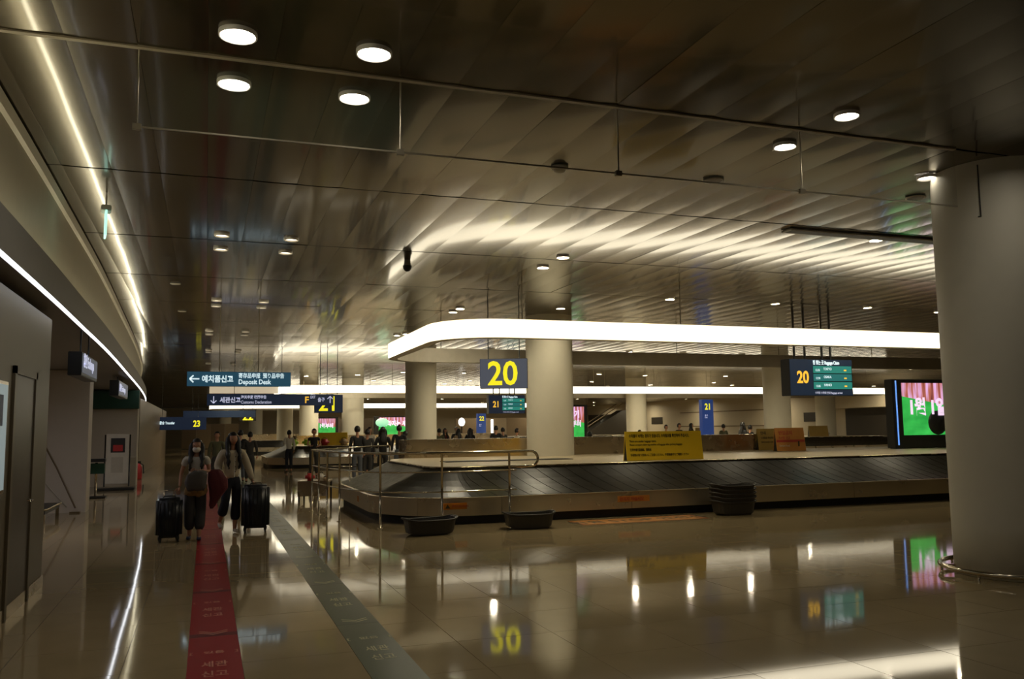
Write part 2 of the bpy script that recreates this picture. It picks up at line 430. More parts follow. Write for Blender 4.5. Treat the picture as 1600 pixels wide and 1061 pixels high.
# recess walls
P1 = mk('wall_recess', box(-8, -2.36, 20.3, 20.9, 0, 2.99, M['wallwhite']), kind='structure')
P2 = mk('wall_shop', box(-8, -2.05, 29.6, 30.3, 0, 2.99, M['wallwhite']), kind='structure')
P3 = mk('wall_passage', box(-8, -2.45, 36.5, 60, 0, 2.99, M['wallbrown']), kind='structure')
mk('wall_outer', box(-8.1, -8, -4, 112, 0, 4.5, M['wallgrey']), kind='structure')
mk('wall_back', box(-8, 62, 110, 110.3, 0, 4.5, M['wallback']), kind='structure')
mk('wall_front', box(-8, 62, -4.3, -4, 0, 4.5, M['wallgrey']), kind='structure')
# far right wall: pale upper part with dark openings below
wr = mk('wall_right', box(50, 50.3, -4, 110, 0, 4.5, M['wallback']), kind='structure')
mk('pier', box(49.7, 50, 60, 92, 0, 4.5, M['wallback']), wr)
mk('fascia', box(49.2, 50, -4, 60, 2.95, 3.9, M['wallback']), wr)
for y0, y1 in ((-3, 20), (21, 44), (45, 58)):
    mk('opening', box(49.9, 49.99, y0, y1, 0, 2.9, M['dark']), wr)
for z in (3.05, 1.55):
    mk('groove', box(49.66, 49.7, 66, 84, z, z+0.10, M['wallbrown']), wr)
for y0 in (60.4, 88):
    mk('vent', box(49.66, 49.7, y0, y0+2.6, 1.9, 2.7, M['dark']), wr)
mk('opening', box(49.9, 49.99, 93, 109, 0, 3.3, M['dark']), wr)
es = thing('escalator', 'dark escalator with slanting handrails at the far back wall', 'escalator', (41, 92, 0))
mk('truss', mesh([(0, 0, 0), (6.5, 0, 0), (6.5, 0, 3.6), (5.6, 0, 3.6), (0, 0, 0.5), (0, 1.6, 0), (6.5, 1.6, 0), (6.5, 1.6, 3.6), (5.6, 1.6, 3.6), (0, 1.6, 0.5)],
     [(0, 1, 2, 3, 4), (9, 8, 7, 6, 5), (4, 3, 8, 9), (0, 4, 9, 5), (3, 2, 7, 8), (1, 6, 7, 2)], M['dark']), es)
for y in (0.0, 1.6):
    mk('handrail', tube([(-0.3, y, 1.0), (0.3, y, 1.3), (5.6, y, 4.4)], 0.05, M['wallbrown'], 8), es)
# small black square signs, panels on back walls
# ---------------------------------------------------------------- columns
def column(x, y, r, label, ring=True, near=False):
    t = thing('column', label, 'column', (x, y, 0))
    prof = [(r, 0.0), (r, ZC-0.02), (r-0.02, ZC)]
    mk('shaft', lathe([(r-0.03, 0.0), (r, 0.005)]+[(r, ZC*k/8) for k in range(1, 8)]+[(r, ZC)], M['column'], 64), t)
    if ring:
        R = r+0.14
        mk('bumper_ring', tube([(R*math.cos(a), R*math.sin(a), 0.075) for a in [2*PI*k/64 for k in range(64)]], 0.026, M['chrome'], 10, True), t)
        for k in range(8):
            a = 2*PI*k/8+0.2
            mk('bracket', box(r-0.01, R, -0.012, 0.012, 0.06, 0.085, M['chrome']), t, rot=(0, 0, a))
            mk('foot', tube([(R*math.cos(a), R*math.sin(a), 0), (R*math.cos(a), R*math.sin(a), 0.075)], 0.014, M['chrome'], 8), t)
    return t
c0 = column(8.46, 7.20, 0.66, 'huge pale round column in the right foreground with a steel ring at its foot', near=True)
# narrow hatch seam at the head of the near column
hx = 180+28
for a0 in (208,):
    bm = bmesh.new(); box_into(bm, 0.652, 0.668, -0.006, 0.006, ZC-0.62, ZC-0.05)
    mk('hatch_seam', bmm(bm, M['dark']), c0, rot=(0, 0, math.radians(a0)))
    bm = bmesh.new(); box_into(bm, 0.652, 0.668, -0.03, 0.006, ZC-0.63, ZC-0.62)
    mk('hatch_seam', bmm(bm, M['dark']), c0, rot=(0, 0, math.radians(a0)))
column(8.25, 20.35, 0.60, 'pale round column rising through the first baggage carousel behind the hanging 20 sign', ring=False)
column(7.78, 32.4, 0.60, 'pale round column just left of the hanging 20 sign, beyond the first carousel')
column(7.65, 48.0, 0.60, 'pale column above the group waiting behind the railing')
column(6.2, 56.5, 0.60, 'pale column to the right of the person in the black T-shirt')
column(5.75, 69.0, 0.60, 'pale column behind the yellow board of the second carousel')
column(4.3, 83.0, 0.60, 'far pale column above the long-haired woman in cream')
column(1.9, 96.0, 0.60, 'farthest pale column over the aisle beside the hanging 22')
column(24.5, 32.9, 0.60, 'pale column left of the flight information sign 20')
column(24.0, 45.6, 0.60, 'pale column behind the large yellow board on the carousel')
column(36.5, 44.2, 0.60, 'pale column directly below the flight information sign 20')
column(40.0, 33.5, 0.60, 'pale column hidden between the screen and the near column')
column(24.0, 58.2, 0.60, 'thin far column right of the crowd near the hanging 22 totem')

# ---------------------------------------------------------------- lit rings
def rrect(x0, x1, y0, y1, r, seg=10):
    pts = []
    for cx, cy, a0 in ((x0+r, y0+r, 180), (x1-r, y0+r, 270), (x1-r, y1-r, 0), (x0+r, y1-r, 90)):
        for k in range(seg+1):
            a = math.radians(a0+90*k/seg); pts.append((cx+r*math.cos(a), cy+r*math.sin(a)))
    return pts
def loop_band(pts, inn, z0, z1, material, which):
    n = len(pts); vs = []; fs = []
    for (x, y), (u, v) in zip(pts, inn):
        vs += [(x, y, z0), (x, y, z1), (u, v, z0), (u, v, z1)]
    for i in range(n):
        a = i*4; b = ((i+1) % n)*4
        if which == 'out': fs.append((a, b, b+1, a+1))
        else: fs += [(a+1, b+1, b+3, a+3), (a+2, a+3, b+3, b+2), (a, a+2, b+2, b)]
    return mesh(vs, fs, material, False)
def ring_light(x0, x1, y0, y1, label, zb=3.38, zt=3.72, rods=True, lit=None):
    t = thing('ring_light', label, 'ceiling light', (x0, y0, zb), 0, 'lit rings hanging above the carousels')
    W_, D_ = x1-x0, y1-y0
    o = rrect(0, W_, 0, D_, 1.3); i = rrect(0.22, W_-0.22, 0.22, D_-0.22, 1.08)
    o2 = rrect(0.012, W_-0.012, 0.012, D_-0.012, 1.29)
    mk('diffuser', loop_band(o, o2, 0.0, zt-zb, lit or M['ringlit'], 'out'), t)
    mk('housing', loop_band(o, i, -0.012, zt-zb+0.012, M['ringhouse'], 'in'), t)
    if rods:
        k = 0; x = 1.6
        while x < W_-1:
            mk('rod', tube([(x, 0.11, zt-zb), (x, 0.11, ZC-zb)], 0.010, M['glassedge'], 6), t)
            mk('rod', tube([(x, D_-0.11, zt-zb), (x, D_-0.11, ZC-zb)], 0.010, M['glassedge'], 6), t)
            x += 3.5
    return t
ring_light(4.12, 38, 15.35, 21.7, 'nearest glowing white ring hanging above the first baggage carousel')
ring_light(3.2, 38.5, 40.2, 46.4, 'second glowing white ring, a thinner line behind the hanging 20 sign')
ring_light(0.2, 28, 68, 74, 'farthest glowing white ring under the hanging customs sign')
M['bandglow'] = emat('dim_band', (1.0, 0.82, 0.55), 0.42)  # unlit frosted band; its dull brightness is put in as emission
d = thing('frosted_band', 'dull cream unlit band hanging between the deposit and customs signs', 'ceiling light', (0.1, 41.0, 3.38))
mk('diffuser', box(0, 3.0, 0, 0.2, 0, 0.34, M['bandglow']), d)
mk('rod', tube([(0.5, 0.1, 0.34), (0.5, 0.1, 1.12)], 0.01, M['glassedge'], 6), d)
mk('rod', tube([(2.5, 0.1, 0.34), (2.5, 0.1, 1.12)], 0.01, M['glassedge'], 6), d)

# ---------------------------------------------------------------- carousels
def arc(cx, cy, r, a0, a1, n):
    return [(cx+r*math.cos(math.radians(a0+(a1-a0)*k/n)), cy+r*math.sin(math.radians(a0+(a1-a0)*k/n))) for k in range(n+1)]
def carousel_outline(off, X1=32.0):
    """outline at inward offset off, starting on the near right side and going clockwise seen from above (leftwards along the near edge)"""
    p = [(X1, 0.0+off)]
    x = X1-1.0
    while x > 4.9: p.append((x, off)); x -= 1.0
    p += arc(4.5-2.85, 1.6, 1.6-off, 270, 180, 8) if False else []
    return p
SX, SY, XL, XR = 2.85, 14.45, 2.85, 38.0
def path_at(off):
    """dense polyline of the loop: near edge right-to-left, left end, far edge left-to-right"""
    W_ = XR-XL; D_ = 7.75
    p = []
    rn = 1.7-off*0.98; rf = 2.65-off
    n = 92
    for k in range(n): p.append((W_-(W_-1.7)*k/n, off))
    p += [(1.7+rn*math.cos(math.radians(a)), 1.7+rn*math.sin(math.radians(a))*(1.7-off)/max(rn, 0.01)) for a in [270-90*k/14 for k in range(15)]]
    for k in range(1, 10): p.append((off, 1.7+(D_-2.65-1.7)*k/10))
    p += [(2.65+rf*math.cos(math.radians(a)), D_-2.65+rf*math.sin(math.radians(a))) for a in [180-90*k/16 for k in range(17)]]
    for k in range(1, 83): p.append((2.65+(W_-2.65)*k/82, D_-off))
    return p
def carousel(loc, label, detail=True, XRr=None, kindlab='20'):
    t = thing('baggage_carousel', label, 'baggage carousel', loc, 0, 'baggage carousels')
    po = path_at(0.0); pi = path_at(1.15); N = len(po)
    lip = path_at(-0.02); kick = path_at(0.10)
    ZS, ZR = 0.46, 0.92
    nvis = 92+15+9+17
    # kick plate and top lip
    def strip(a, za, b, zb, i0, i1, material, smooth=True):
        vs = []; fs = []
        for i in range(i0, i1): vs += [(a[i][0], a[i][1], za), (b[i][0], b[i][1], zb)]
        for k in range(i1-i0-1): fs.append((2*k, 2*k+1, 2*k+3, 2*k+2))
        return mesh(vs, fs, material, smooth)
    mk('kick_plate', strip(kick, 0.0, kick, 0.17, 0, N, M['black']), t)
    # skirt in panels
    step = 7
    for i0 in range(0, N-1, step):
        i1 = min(i0+step+1, N)
        vs = []; fs = []
        for i in range(i0, i1):
            x, y = po[i]
            vs += [(x, y, 0.15), (x, y, ZS-0.015), (lip[i][0], lip[i][1], ZS), (pi[i][0]*0.04+x*0.96, pi[i][1]*0.04+y*0.96, ZS+0.004)]
        # small gap at each joint
        if i1 < N:
            for q in range(4):
                a = Vector(vs[-4+q]); b = Vector(vs[-8+q]); vs[-4+q] = tuple(a+(b-a)*0.02)
        for k in range(i1-i0-1):
            for q in range(3): fs.append((4*k+q, 4*k+q+1, 4*k+4+q+1, 4*k+4+q))
        mk('skirt_panel', mesh(vs, fs, M['skirt'], False), t)
    # belt plates: slanted overlapping rubber leaves
    def interp(P, s):
        s = max(0, min(len(P)-1.001, s)); i = int(s); f = s-i
        return Vector((P[i][0]+(P[i+1][0]-P[i][0])*f, P[i][1]+(P[i+1][1]-P[i][1])*f))
    skew = 1.3
    def plate(s0, s1, into=None):
        vs = []; fs = []; nu, nv = 3, 5
        for a in range(nu+1):
            for b in range(nv+1):
                v = b/nv; s = s0+(s1+0.22-s0)*a/nu+skew*v
                o = interp(po, s); q = interp(pi, s)
                p = o.lerp(q, 0.04+0.94*v)
                bow = 0.035*math.sin(v*PI)
                z = ZS+0.005+(ZR-ZS)*v-bow+0.007*(a/nu)
                vs.append((p.x, p.y, z))
        for a in range(nu):
            for b in range(nv):
                k = a*(nv+1)+b; fs.append((k, k+1, k+nv+2, k+nv+1))
        base = len(vs)   # leading edge thickness
        for b in range(nv+1): v = vs[nu*(nv+1)+b]; vs.append((v[0], v[1], v[2]-0.016))
        for b in range(nv): k = nu*(nv+1)+b; fs.append((k, k+1, base+b+1, base+b))
        return vs, fs
    allv = []; allf = []
    s = 0.0
    while s < N-1.5:
        sp = 0.85 if s < 92 else (2.2 if s < 106 else (0.8 if s < 116 else (1.9 if s < 133 else 0.85)))
        v, f = plate(s, s+sp)
        if detail and s < 133: mk('belt_plate', mesh(v, f, M['rubber'], False), t)
        else:
            b = len(allv); allv += v; allf += [tuple(q+b for q in g) for g in f]
        s += sp
    if allv: mk('belt_plate', mesh(allv, allf, M['rubber'], False), t, kind='stuff')
    # under-belt slope that closes the gaps
    mk('slope_bed', strip(po, ZS-0.03, pi, ZR-0.05, 0, N, M['black'], True), t)
    # inner deck
    di = path_at(1.12); vs = [(x, y, ZR-0.02) for x, y in di]+[(x, y, ZR+0.03) for x, y in di]; n = len(di)
    fs = [tuple(range(n, 2*n))]+[(i, (i+1) % n, (i+1) % n+n, i+n) for i in range(n)]
    mk('deck', mesh(vs, fs, M['deck']), t)
    mk('ridge_rail', tube([(x, y, ZR+0.012) for x, y in path_at(1.10)[::2]], 0.016, M['steel'], 6), t)
    # steel housing of the in-feed
    D_ = 7.75
    hp = rrect(1.6, 12.5, 6.15, 6.6, 0.2, 6)
    mk('infeed_housing', prism(hp, ZR+0.03, 1.40, M['steel']), t)
    mk('infeed_slot', box(1.9, 4.8, 3.1, 3.6, ZR+0.03, ZR+0.045, M['black']), t)
    return t
car1 = carousel((2.85, 14.45, 0), 'large baggage carousel with slanted black belt in the middle of the hall')
car2 = carousel((2.6, 39.2, 0), 'second baggage carousel seen beyond the women with suitcases', detail=False)
car3 = carousel((0.4, 66.0, 0), 'farthest dark baggage carousel at the left under the sign reading 23', detail=False)
# caution stickers on the skirt (they are stuck to the carousel)
def sticker(x0, x1, z0, z1, m1):
    o = mk('caution_sticker', box(x0, x1, -0.006, -0.001, z0, z1, m1), car1, label='orange caution sticker')
    return o
sticker(0.98, 1.43, 0.27, 0.38, M['stickor'])
mk('sticker_mark', mesh([(1.04, -0.008, 0.29), (1.13, -0.008, 0.29), (1.085, -0.008, 0.36)], [(0, 1, 2)], M['darkprint']), car1)
text('sticker_print', '주의 CAUTION', 0.055, M['redprint'], car1, (1.16, -0.009, 0.305), sx=0.8, bold=0.01)
sticker(4.32, 4.98, 0.27, 0.38, M['orangebd'])
text('sticker_print', '만지지 마십시오', 0.075, M['redprint'], car1, (4.36, -0.009, 0.295), bold=0.02)
bm = bmesh.new(); box_into(bm, -0.006, -0.001, 2.6, 2.78, 0.25, 0.36)
mk('caution_sticker', bmm(bm, M['stickor']), car1, label='orange caution sticker')

# ---------------------------------------------------------------- railing round the carousel end
rail = thing('railing', 'stainless steel three-bar railing curving round the end of the first carousel', 'railing', (0, 0, 0))
rp = [(5.35, 14.12), (4.95, 14.12), (4.3, 14.10), (3.75, 14.12), (3.2, 14.28), (2.78, 14.62), (2.5, 15.2), (2.32, 16.0), (2.2, 16.8), (2.13, 17.5), (2.08, 18.2)]
def smooth(pts, k=4):
    P = [Vector(p) for p in pts]; out = []
    for i in range(len(P)-1):
        p0 = P[max(i-1, 0)]; p1 = P[i]; p2 = P[i+1]; p3 = P[min(i+2, len(P)-1)]
        for j in range(k):
            t = j/k; out.append(0.5*((2*p1)+(p2-p0)*t+(2*p0-5*p1+4*p2-p3)*t*t+(3*p1-p0-3*p2+p3)*t**3))
    out.append(P[-1]); return out
rs_ = smooth([(a, b, 0) for a, b in rp])
loop = [(5.35+0.13*math.sin(a), 14.12, 1.12+0.13*math.cos(a)) for a in [PI*k/8 for k in range(9)]]
mk('top_rail', tube([(4.98, 14.12, 0.99)]+loop[::-1]+[(p.x, p.y, 1.25) for p in rs_[1:]], 0.024, M['chrome'], 10), rail)
for z in (0.93, 0.60):
    mk('rail', tube([(p.x, p.y, z) for p in rs_[3:]], 0.013, M['chrome'], 8), rail)
for x, y in ((4.95, 14.12), (3.75, 14.12), (2.80, 14.60), (2.32, 16.0), (2.2, 16.8), (2.13, 17.5), (2.08, 18.2)):
    p = mk('post', tube([(x, y, 0), (x, y, 1.25)], 0.020, M['chrome'], 10), rail)
    mk('base_flange', lathe([(0.0, 0.012), (0.05, 0.012), (0.055, 0.0)], M['chrome'], 20), p, (x, y, 0))
mk('top_rail', tube([(2.08, 18.2, 1.25), (2.9, 18.8, 1.27), (3.97, 19.6, 1.29)], 0.018, M['chrome'], 8), rail)
mk('rail', tube([(2.08, 18.2, 0.93), (2.75, 18.7, 0.88), (3.1, 18.95, 0.86)], 0.011, M['chrome'], 8), rail)
mk('post', tube([(3.97, 19.6, 0.94), (3.97, 19.6, 1.29)], 0.016, M['chrome'], 8), rail)
mk('post', tube([(2.95, 18.85, 0.56), (2.95, 18.85, 1.27)], 0.014, M['chrome'], 8), rail)

# low steel table with small bags behind the railing
bt = thing('steel_table', 'low steel table holding small bags, behind the left end of the railing', 'table', (2.45, 20.9, 0), math.radians(-15))
mk('top', box(-0.35, 0.35, -0.3, 0.5, 0.44, 0.48, M['steel']), bt)
mk('front_panel', box(-0.35, 0.35, -0.3, -0.28, 0.13, 0.44, M['steel']), bt)
mk('side_panel', box(-0.35, -0.33, -0.28, 0.5, 0.13, 0.44, M['steel']), bt)
for sx in (-0.32, 0.32):
    for sy in (-0.27, 0.47): mk('leg', box(sx-0.02, sx+0.02, sy-0.02, sy+0.02, 0, 0.44, M['black']), bt)
def bag(loc, sx, sy, sz, material, label):
    t = thing('bag', label, 'bag', loc, random.uniform(-0.5, 0.5))
    bm = bmesh.new(); box_into(bm, -sx/2, sx/2, -sy/2, sy/2, 0, sz, min(sx, sy, sz)*0.3)
    mk('body', bmm(bm, material, True), t)
    mk('handle', tube([(-sx*0.25, 0, sz*0.95)]+[(-sx*0.25*math.cos(a), 0, sz*0.95+sz*0.3*math.sin(a)) for a in [PI*k/6 for k in range(1, 6)]]+[(sx*0.25, 0, sz*0.95)], 0.012, M['black'], 6), t)
    return t
bag((2.33, 20.85, 0.48), 0.22, 0.16, 0.17, M['red'], 'small red bag at the left of the low steel table')
bag((2.60, 20.95, 0.48), 0.18, 0.14, 0.15, M['whitecloth'], 'small white bag in the middle of the low steel table')
bag((2.66, 20.65, 0.48), 0.13, 0.13, 0.08, M['tan'], 'small tan pouch at the front of the low steel table')

# ---------------------------------------------------------------- baggage tubs
def tub_meshes(L=0.86, Wd=0.50, H=0.23):
    n = 28
    def ring(sx, sy, z):
        out = []
        for k in range(n):
            a = 2*PI*k/n; c, s = math.cos(a), math.sin(a)
            e = 0.55
            out.append((sx*math.copysign(abs(c)**e, c), sy*math.copysign(abs(s)**e, s), z+0.035*abs(c)**3))
        return out
    l, w = L/2, Wd/2
    rings = [ring(l*0.80, w*0.78, 0.0), ring(l*0.86, w*0.86, 0.02), ring(l*0.95, w*0.94, H-0.02), ring(l, w, H-0.015), ring(l, w, H), ring(l*0.93, w*0.92, H), ring(l*0.84, w*0.82, 0.03)]
    vs = [v for r in rings for v in r]; fs = []
    for i in range(len(rings)-1):
        for k in range(n): fs.append((i*n+k, i*n+(k+1) % n, (i+1)*n+(k+1) % n, (i+1)*n+k))
    fs.append(tuple(range(n))[::-1]); fs.append(tuple(range((len(rings)-1)*n, len(rings)*n)))
    body = mesh(vs, fs, M['tub'], False)
    rim = tube([(x*1.01, y*1.01, z+0.004) for x, y, z in ring(l, w, H)], 0.012, M['tub'], 6, True)
    return body, rim
tb, trm = tub_meshes()
def tub(loc, rz, label, group=None):
    t = thing('baggage_tub', label, 'tub', loc, rz, group)
    mk('body', tb, t); mk('rim', trm, t); return t
tub((3.36, 13.42, 0), math.radians(8), 'empty grey baggage tub on the floor left, below the railing post')
tub((5.08, 13.55, 0), math.radians(-6), 'empty grey baggage tub on the floor right, past the end of the railing')
for k in range(5):
    tub((9.30, 13.93, 0.075*k), math.radians(3), ['lowest', 'second', 'middle', 'fourth', 'topmost'][k]+' grey baggage tub in the stack against the carousel', 'stacked grey baggage tubs')

# ---------------------------------------------------------------- boards on the carousels
def aboard(name, x, y, z, w, h, material, label, lines=(), rz=0.0, foot=0.28):
    t = thing(name, label, 'notice board', (x, y, z), rz)
    a = 0.10
    for s, nm in ((-1, 'front_panel'), (1, 'rear_panel')):
        bm = bmesh.new(); box_into(bm, -w/2, w/2, -0.008, 0.008, 0, h)
        mk(nm, bmm(bm, material), t, (0, s*h*math.sin(a)*1.4, 0), (s*a*1.35, 0, 0))
    for s in (-1, 1):
        mk('side_gusset', mesh([(s*(w/2-0.01), -h*0.13, 0.01), (s*(w/2-0.01), h*0.13, 0.01), (s*(w/2-0.01), 0, h-0.02)], [(0, 1, 2)], M['black']), t)
    for (txt, sz, zz, mt, bold, sx, xo) in lines:
        text('lettering', txt, sz, mt, t, (-w/2+xo, -(h-zz)/h*h*math.sin(a)*1.4-0.013, zz), (PI/2-a*1.35, 0, 0), bold, sx=sx)
    return t
aboard('notice_board', 9.05, 16.02, 0.952, 1.80, 0.60, M['yellowbd'], 'long yellow notice board with dark lines of print standing on the carousel deck',
    [('수하물이 바뀌는 경우가 있습니다. 수하물표를 확인하여 주십시오.', 0.080, 0.475, M['darkprint'], 0.02, 0.66, 0.08),
     ('There are similar baggage items.', 0.062, 0.375, M['darkprint'], 0.0, 0.78, 0.08),
     ('Please compare claim tag number of baggage after picking baggage.', 0.055, 0.305, M['darkprint'], 0.0, 0.84, 0.08),
     ('行李外观可能相似，请核对', 0.066, 0.195, M['darkprint'], 0.01, 0.62, 0.08),
     ('手荷物の取り間違いにご注意ください。手荷物番号をご確認ください', 0.060, 0.09, M['darkprint'], 0.0, 0.74, 0.08)])
aboard('notice_board', 14.98, 20.55, 0.952, 0.80, 0.60, M['brownbd'], 'brown notice board with dark print, left of the orange board',
    [('안내', 0.10, 0.44, M['darkprint'], 0.02, 1.0, 0.1), ('수하물을 확인하십시오', 0.07, 0.31, M['darkprint'], 0.0, 0.85, 0.1), ('BAGGAGE CHECK', 0.065, 0.2, M['darkprint'], 0.0, 0.9, 0.1)])
ob = aboard('notice_board', 14.75, 19.35, 0.952, 0.92, 0.62, M['orangebd'], 'orange and red notice board with pale print and a small figure',
    [('반입금지', 0.12, 0.44, M['redprint'], 0.02, 1.0, 0.1), ('축산물 신고', 0.085, 0.32, M['redprint'], 0.01, 0.9, 0.08), ('Declare Food', 0.075, 0.12, M['whiteprint'], 0.0, 0.8, 0.08)])
mk('red_band', box(-0.45, 0.45, -0.056, -0.053, 0.235, 0.30, M['redprint']), ob, (0, -0.008, 0), (0.0, 0, 0))
mk('figure', box(0.22, 0.27, -0.078, -0.074, 0.1, 0.26, M['darkprint']), ob)
aboard('notice_board', 33.6, 41.4, 0.952, 1.35, 0.62, M['brownbd'], 'dull yellow notice board on the second carousel, below the flight information sign')
aboard('notice_board', 5.6, 40.9, 0.952, 1.35, 0.60, M['yellowbd'], 'yellow notice board on the second carousel beside the person in the black T-shirt')
aboard('notice_board', 25.6, 41.0, 0.952, 0.9, 0.60, M['brownbd'], 'small yellow board at the foot of the blue 21 totem')
aboard('notice_board', 9.6, 41.0, 0.952, 1.7, 0.60, M['brownbd'], 'brown board on the second carousel behind the waiting group')

# ---------------------------------------------------------------- screens
def bigscreen(x, y, z, w, h, label, smat, words, post=True, rz=0.0):
    t = thing('video_screen', label, 'screen', (x, y, 0), rz)
    mk('cabinet', box(-0.32, w+0.2, 0.0, 0.3, z-0.35, z+h+0.1, M['black'], 0.01), t)
    mk('display', box(0, w, -0.01, 0.0, z, z+h, smat), t)
    if post:
        mk('edge_light', box(-0.22, -0.18, -0.012, 0.0, z-0.27, z+h+0.06, M['scrblue']), t, label='blue light line down the edge')
        mk('plinth', box(-0.25, w+0.13, 0.03, 0.27, 0.95, z-0.35, M['black']), t) if z-0.35 > 0.96 else None
    else:
        for xx in (0.1, w-0.1): mk('leg', box(xx-0.05, xx+0.05, 0.08, 0.2, 0.95 if y < 60 else 0.0, z-0.34, M['black']), t)
    for (b, sz, xo, zo, mt) in words:
        text('caption', b, sz, mt, t, (xo, -0.016, zo), bold=0.045, sx=0.86)
    return t
tv = bigscreen(18.32, 19.0, 1.32, 2.6, 1.46, 'large video screen showing a green field and a Korean date beside the near column', M['screen1'],
    [('1월 1일부터', 0.52, 0.20, 1.92, M['scrpink'])])
mk('ball', lathe([(0.0, 0), (0.34, 0.0), (0.34, 0.008), (0.0, 0.008)], M['signdark'], 32), tv, (1.22, -0.004, 1.66), (PI/2, 0, 0))
bigscreen(17.0, 41.5, 1.15, 1.75, 1.58, 'video screen with green field seen right of the column in the carousel', M['screen2'],
    [('바뀌기', 0.40, 0.55, 2.2, M['scrpink']), ('1월 1일부터', 0.36, 0.05, 1.72, M['scrpink'])], post=False)
bigscreen(11.95, 63.0, 1.2, 2.3, 1.35, 'video screen glowing pink and green behind the waiting group', M['screen3'],
    [('달라지는 세관', 0.42, 0.3, 1.95, M['scrpink'])], post=False)
bigscreen(7.55, 63.0, 1.35, 1.25, 1.15, 'small video screen right of the person in the black T-shirt', M['screen2'],
    [('1월부터', 0.36, 0.1, 1.85, M['scrpink'])], post=False)

# ---------------------------------------------------------------- hanging signs
def rods(t, xs, z0, y=0.0, material=None, r=0.012, ztop=ZC):
    for x in xs: mk('rod', tube([(x, y, z0), (x, y, ztop)], r, material or M['signdark'], 6), t)
s20 = thing('number_sign', 'grey hanging sign with a big yellow 20 above the carousel', 'sign', (6.20, 18.0, 0), math.radians(-24))
mk('case', box(-0.53, 0.53, 0.0, 0.22, 2.53, 3.19, M['signdark'], 0.006), s20)
mk('face', box(-0.525, 0.525, -0.006, 0.0, 2.535, 3.185, M['signgrey']), s20)
text('numerals', '20', 0.74, M['yellowtxt'], s20, (-0.02, -0.012, 2.615), bold=0.018, align='CENTER', sx=0.92)
rods(s20, (-0.35, 0.35), 3.19, 0.11)

def info_sign(x, y, z, s, label, num, rz=0.0, nrod=True, small=False):
    """blue number panel with green flight board, 1.93 x 0.92 m"""
    t = thing('flight_information_sign', label, 'sign', (x, y, z), rz, 'flight information signs over the carousels')
    w, h = 1.93*s, 0.92*s
    mk('case', box(0, w, 0.0, 0.35*s, 0, h, M['signdark'], 0.008), t)
    mk('number_panel', box(0.01, w*0.36, -0.008, 0.0, 0.01, h-0.01, M['signblue']), t)
    text('numerals', num, 0.42*s, M['orangetxt'], t, (w*0.2, -0.014, h*0.35), bold=0.03, align='CENTER', sx=0.85)
    mk('header', box(w*0.36, w-0.01, -0.008, 0, h*0.82, h-0.01, M['signblue']), t)
    text('header_text', '짐 찾는 곳 Baggage Claim', 0.12*s, M['whitetxt'], t, (w*0.365, -0.014, h*0.86), bold=0.03, sx=0.66)
    for k in range(3):
        mk('screen_row', box(w*0.37, w-0.03, -0.008, 0, h*(0.62-0.22*k), h*(0.82-0.22*k)-0.005, M['scrgreen'] if k % 2 == 0 else M['scrgreen2']), t)
        text('row_text', ('12:35', '12:50', '13:05')[k], 0.08*s, M['whitetxt'], t, (w*0.40, -0.014, h*(0.67-0.22*k)), sx=0.8)
        text('row_text', ('TOKYO', 'OSAKA', 'HANOI')[k], 0.09*s, M['whitetxt'], t, (w*0.53, -0.014, h*(0.70-0.22*k)), sx=0.8)
        mk('row_mark', box(w*0.86, w*0.90, -0.012, -0.008, h*(0.68-0.22*k), h*(0.72-0.22*k), M['orangetxt']), t)
    mk('footer', box(w*0.36, w-0.01, -0.008, 0, 0.01, h*0.16, M['signblue']), t)
    text('footer_text', '수하물 수취대 안내 Baggage arrival', 0.07*s, M['lilactxt'], t, (w*0.38, -0.014, h*0.05), sx=0.85)
    if nrod:
        for xx in (0.3*s, 0.62*s, 1.15*s, 1.42*s):
            mk('rod', tube([(xx, 0.18*s, h), (xx, 0.18*s, ZC-z)], 0.03, M['signdark'], 8), t)
    return t
info_sign(13.67, 17.8, 2.37, 1.0, 'hanging flight board with yellow 20 and green screen right of the middle', '20')
info_sign(13.0, 40.0, 2.37, 0.98, 'smaller hanging flight board with orange 21 below the big 20 sign', '21')
# totem signs
def totem(x, y, h, w, num, label):
    t = thing('totem_sign', label, 'sign', (x, y, 0), 0, 'blue totem signs')
    mk('case', box(-w/2, w/2, 0, 0.3, 0, h, M['bluetotem'], 0.01), t)
    text('numerals', num, 0.52*w/0.8, M['yellowtxt'], t, (0.0, -0.012, h-0.62*w/0.8), bold=0.03, align='CENTER', sx=0.85)
    text('small_text', '출구\nExit', 0.12*w/0.8, M['lilactxt'], t, (-w*0.3, -0.012, h-1.15*w/0.8), bold=0.01)
    return t
totem(23.45, 37.0, 2.95, 0.64, '21', 'tall blue totem sign with a yellow 21 above the yellow board')
totem(19.1, 60.5, 2.75, 0.66, '22', 'far blue totem sign with a yellow 22 among the crowd')

# deposit desk sign
dep = thing('direction_sign', 'teal blue hanging Deposit Desk sign with a white left arrow', 'sign', (-0.43, 20.3, 0), 0)
mk('case', box(0, 2.24, 0, 0.12, 2.66, 2.99, M['signdark'], 0.004), dep)
mk('face', box(0.004, 2.236, -0.006, 0, 2.664, 2.986, M['signteal']), dep)
arrow('arrow', 0.20, 0.030, M['whitetxt'], dep, (0.16, -0.012, 2.825), PI)
text('korean_text', '예치품신고', 0.170, M['whitetxt'], dep, (0.31, -0.012, 2.765), bold=0.03, sx=0.86)
text('chinese_text', '寄存品申报  預り品申告', 0.125, M['whitetxt'], dep, (1.09, -0.012, 2.86), bold=0.015, sx=0.76)
text('english_text', 'Deposit Desk', 0.150, M['whitetxt'], dep, (1.09, -0.012, 2.715), bold=0.02, sx=0.84)
rods(dep, (0.68, 1.52), 2.99, 0.06, M['glassedge'], 0.010)
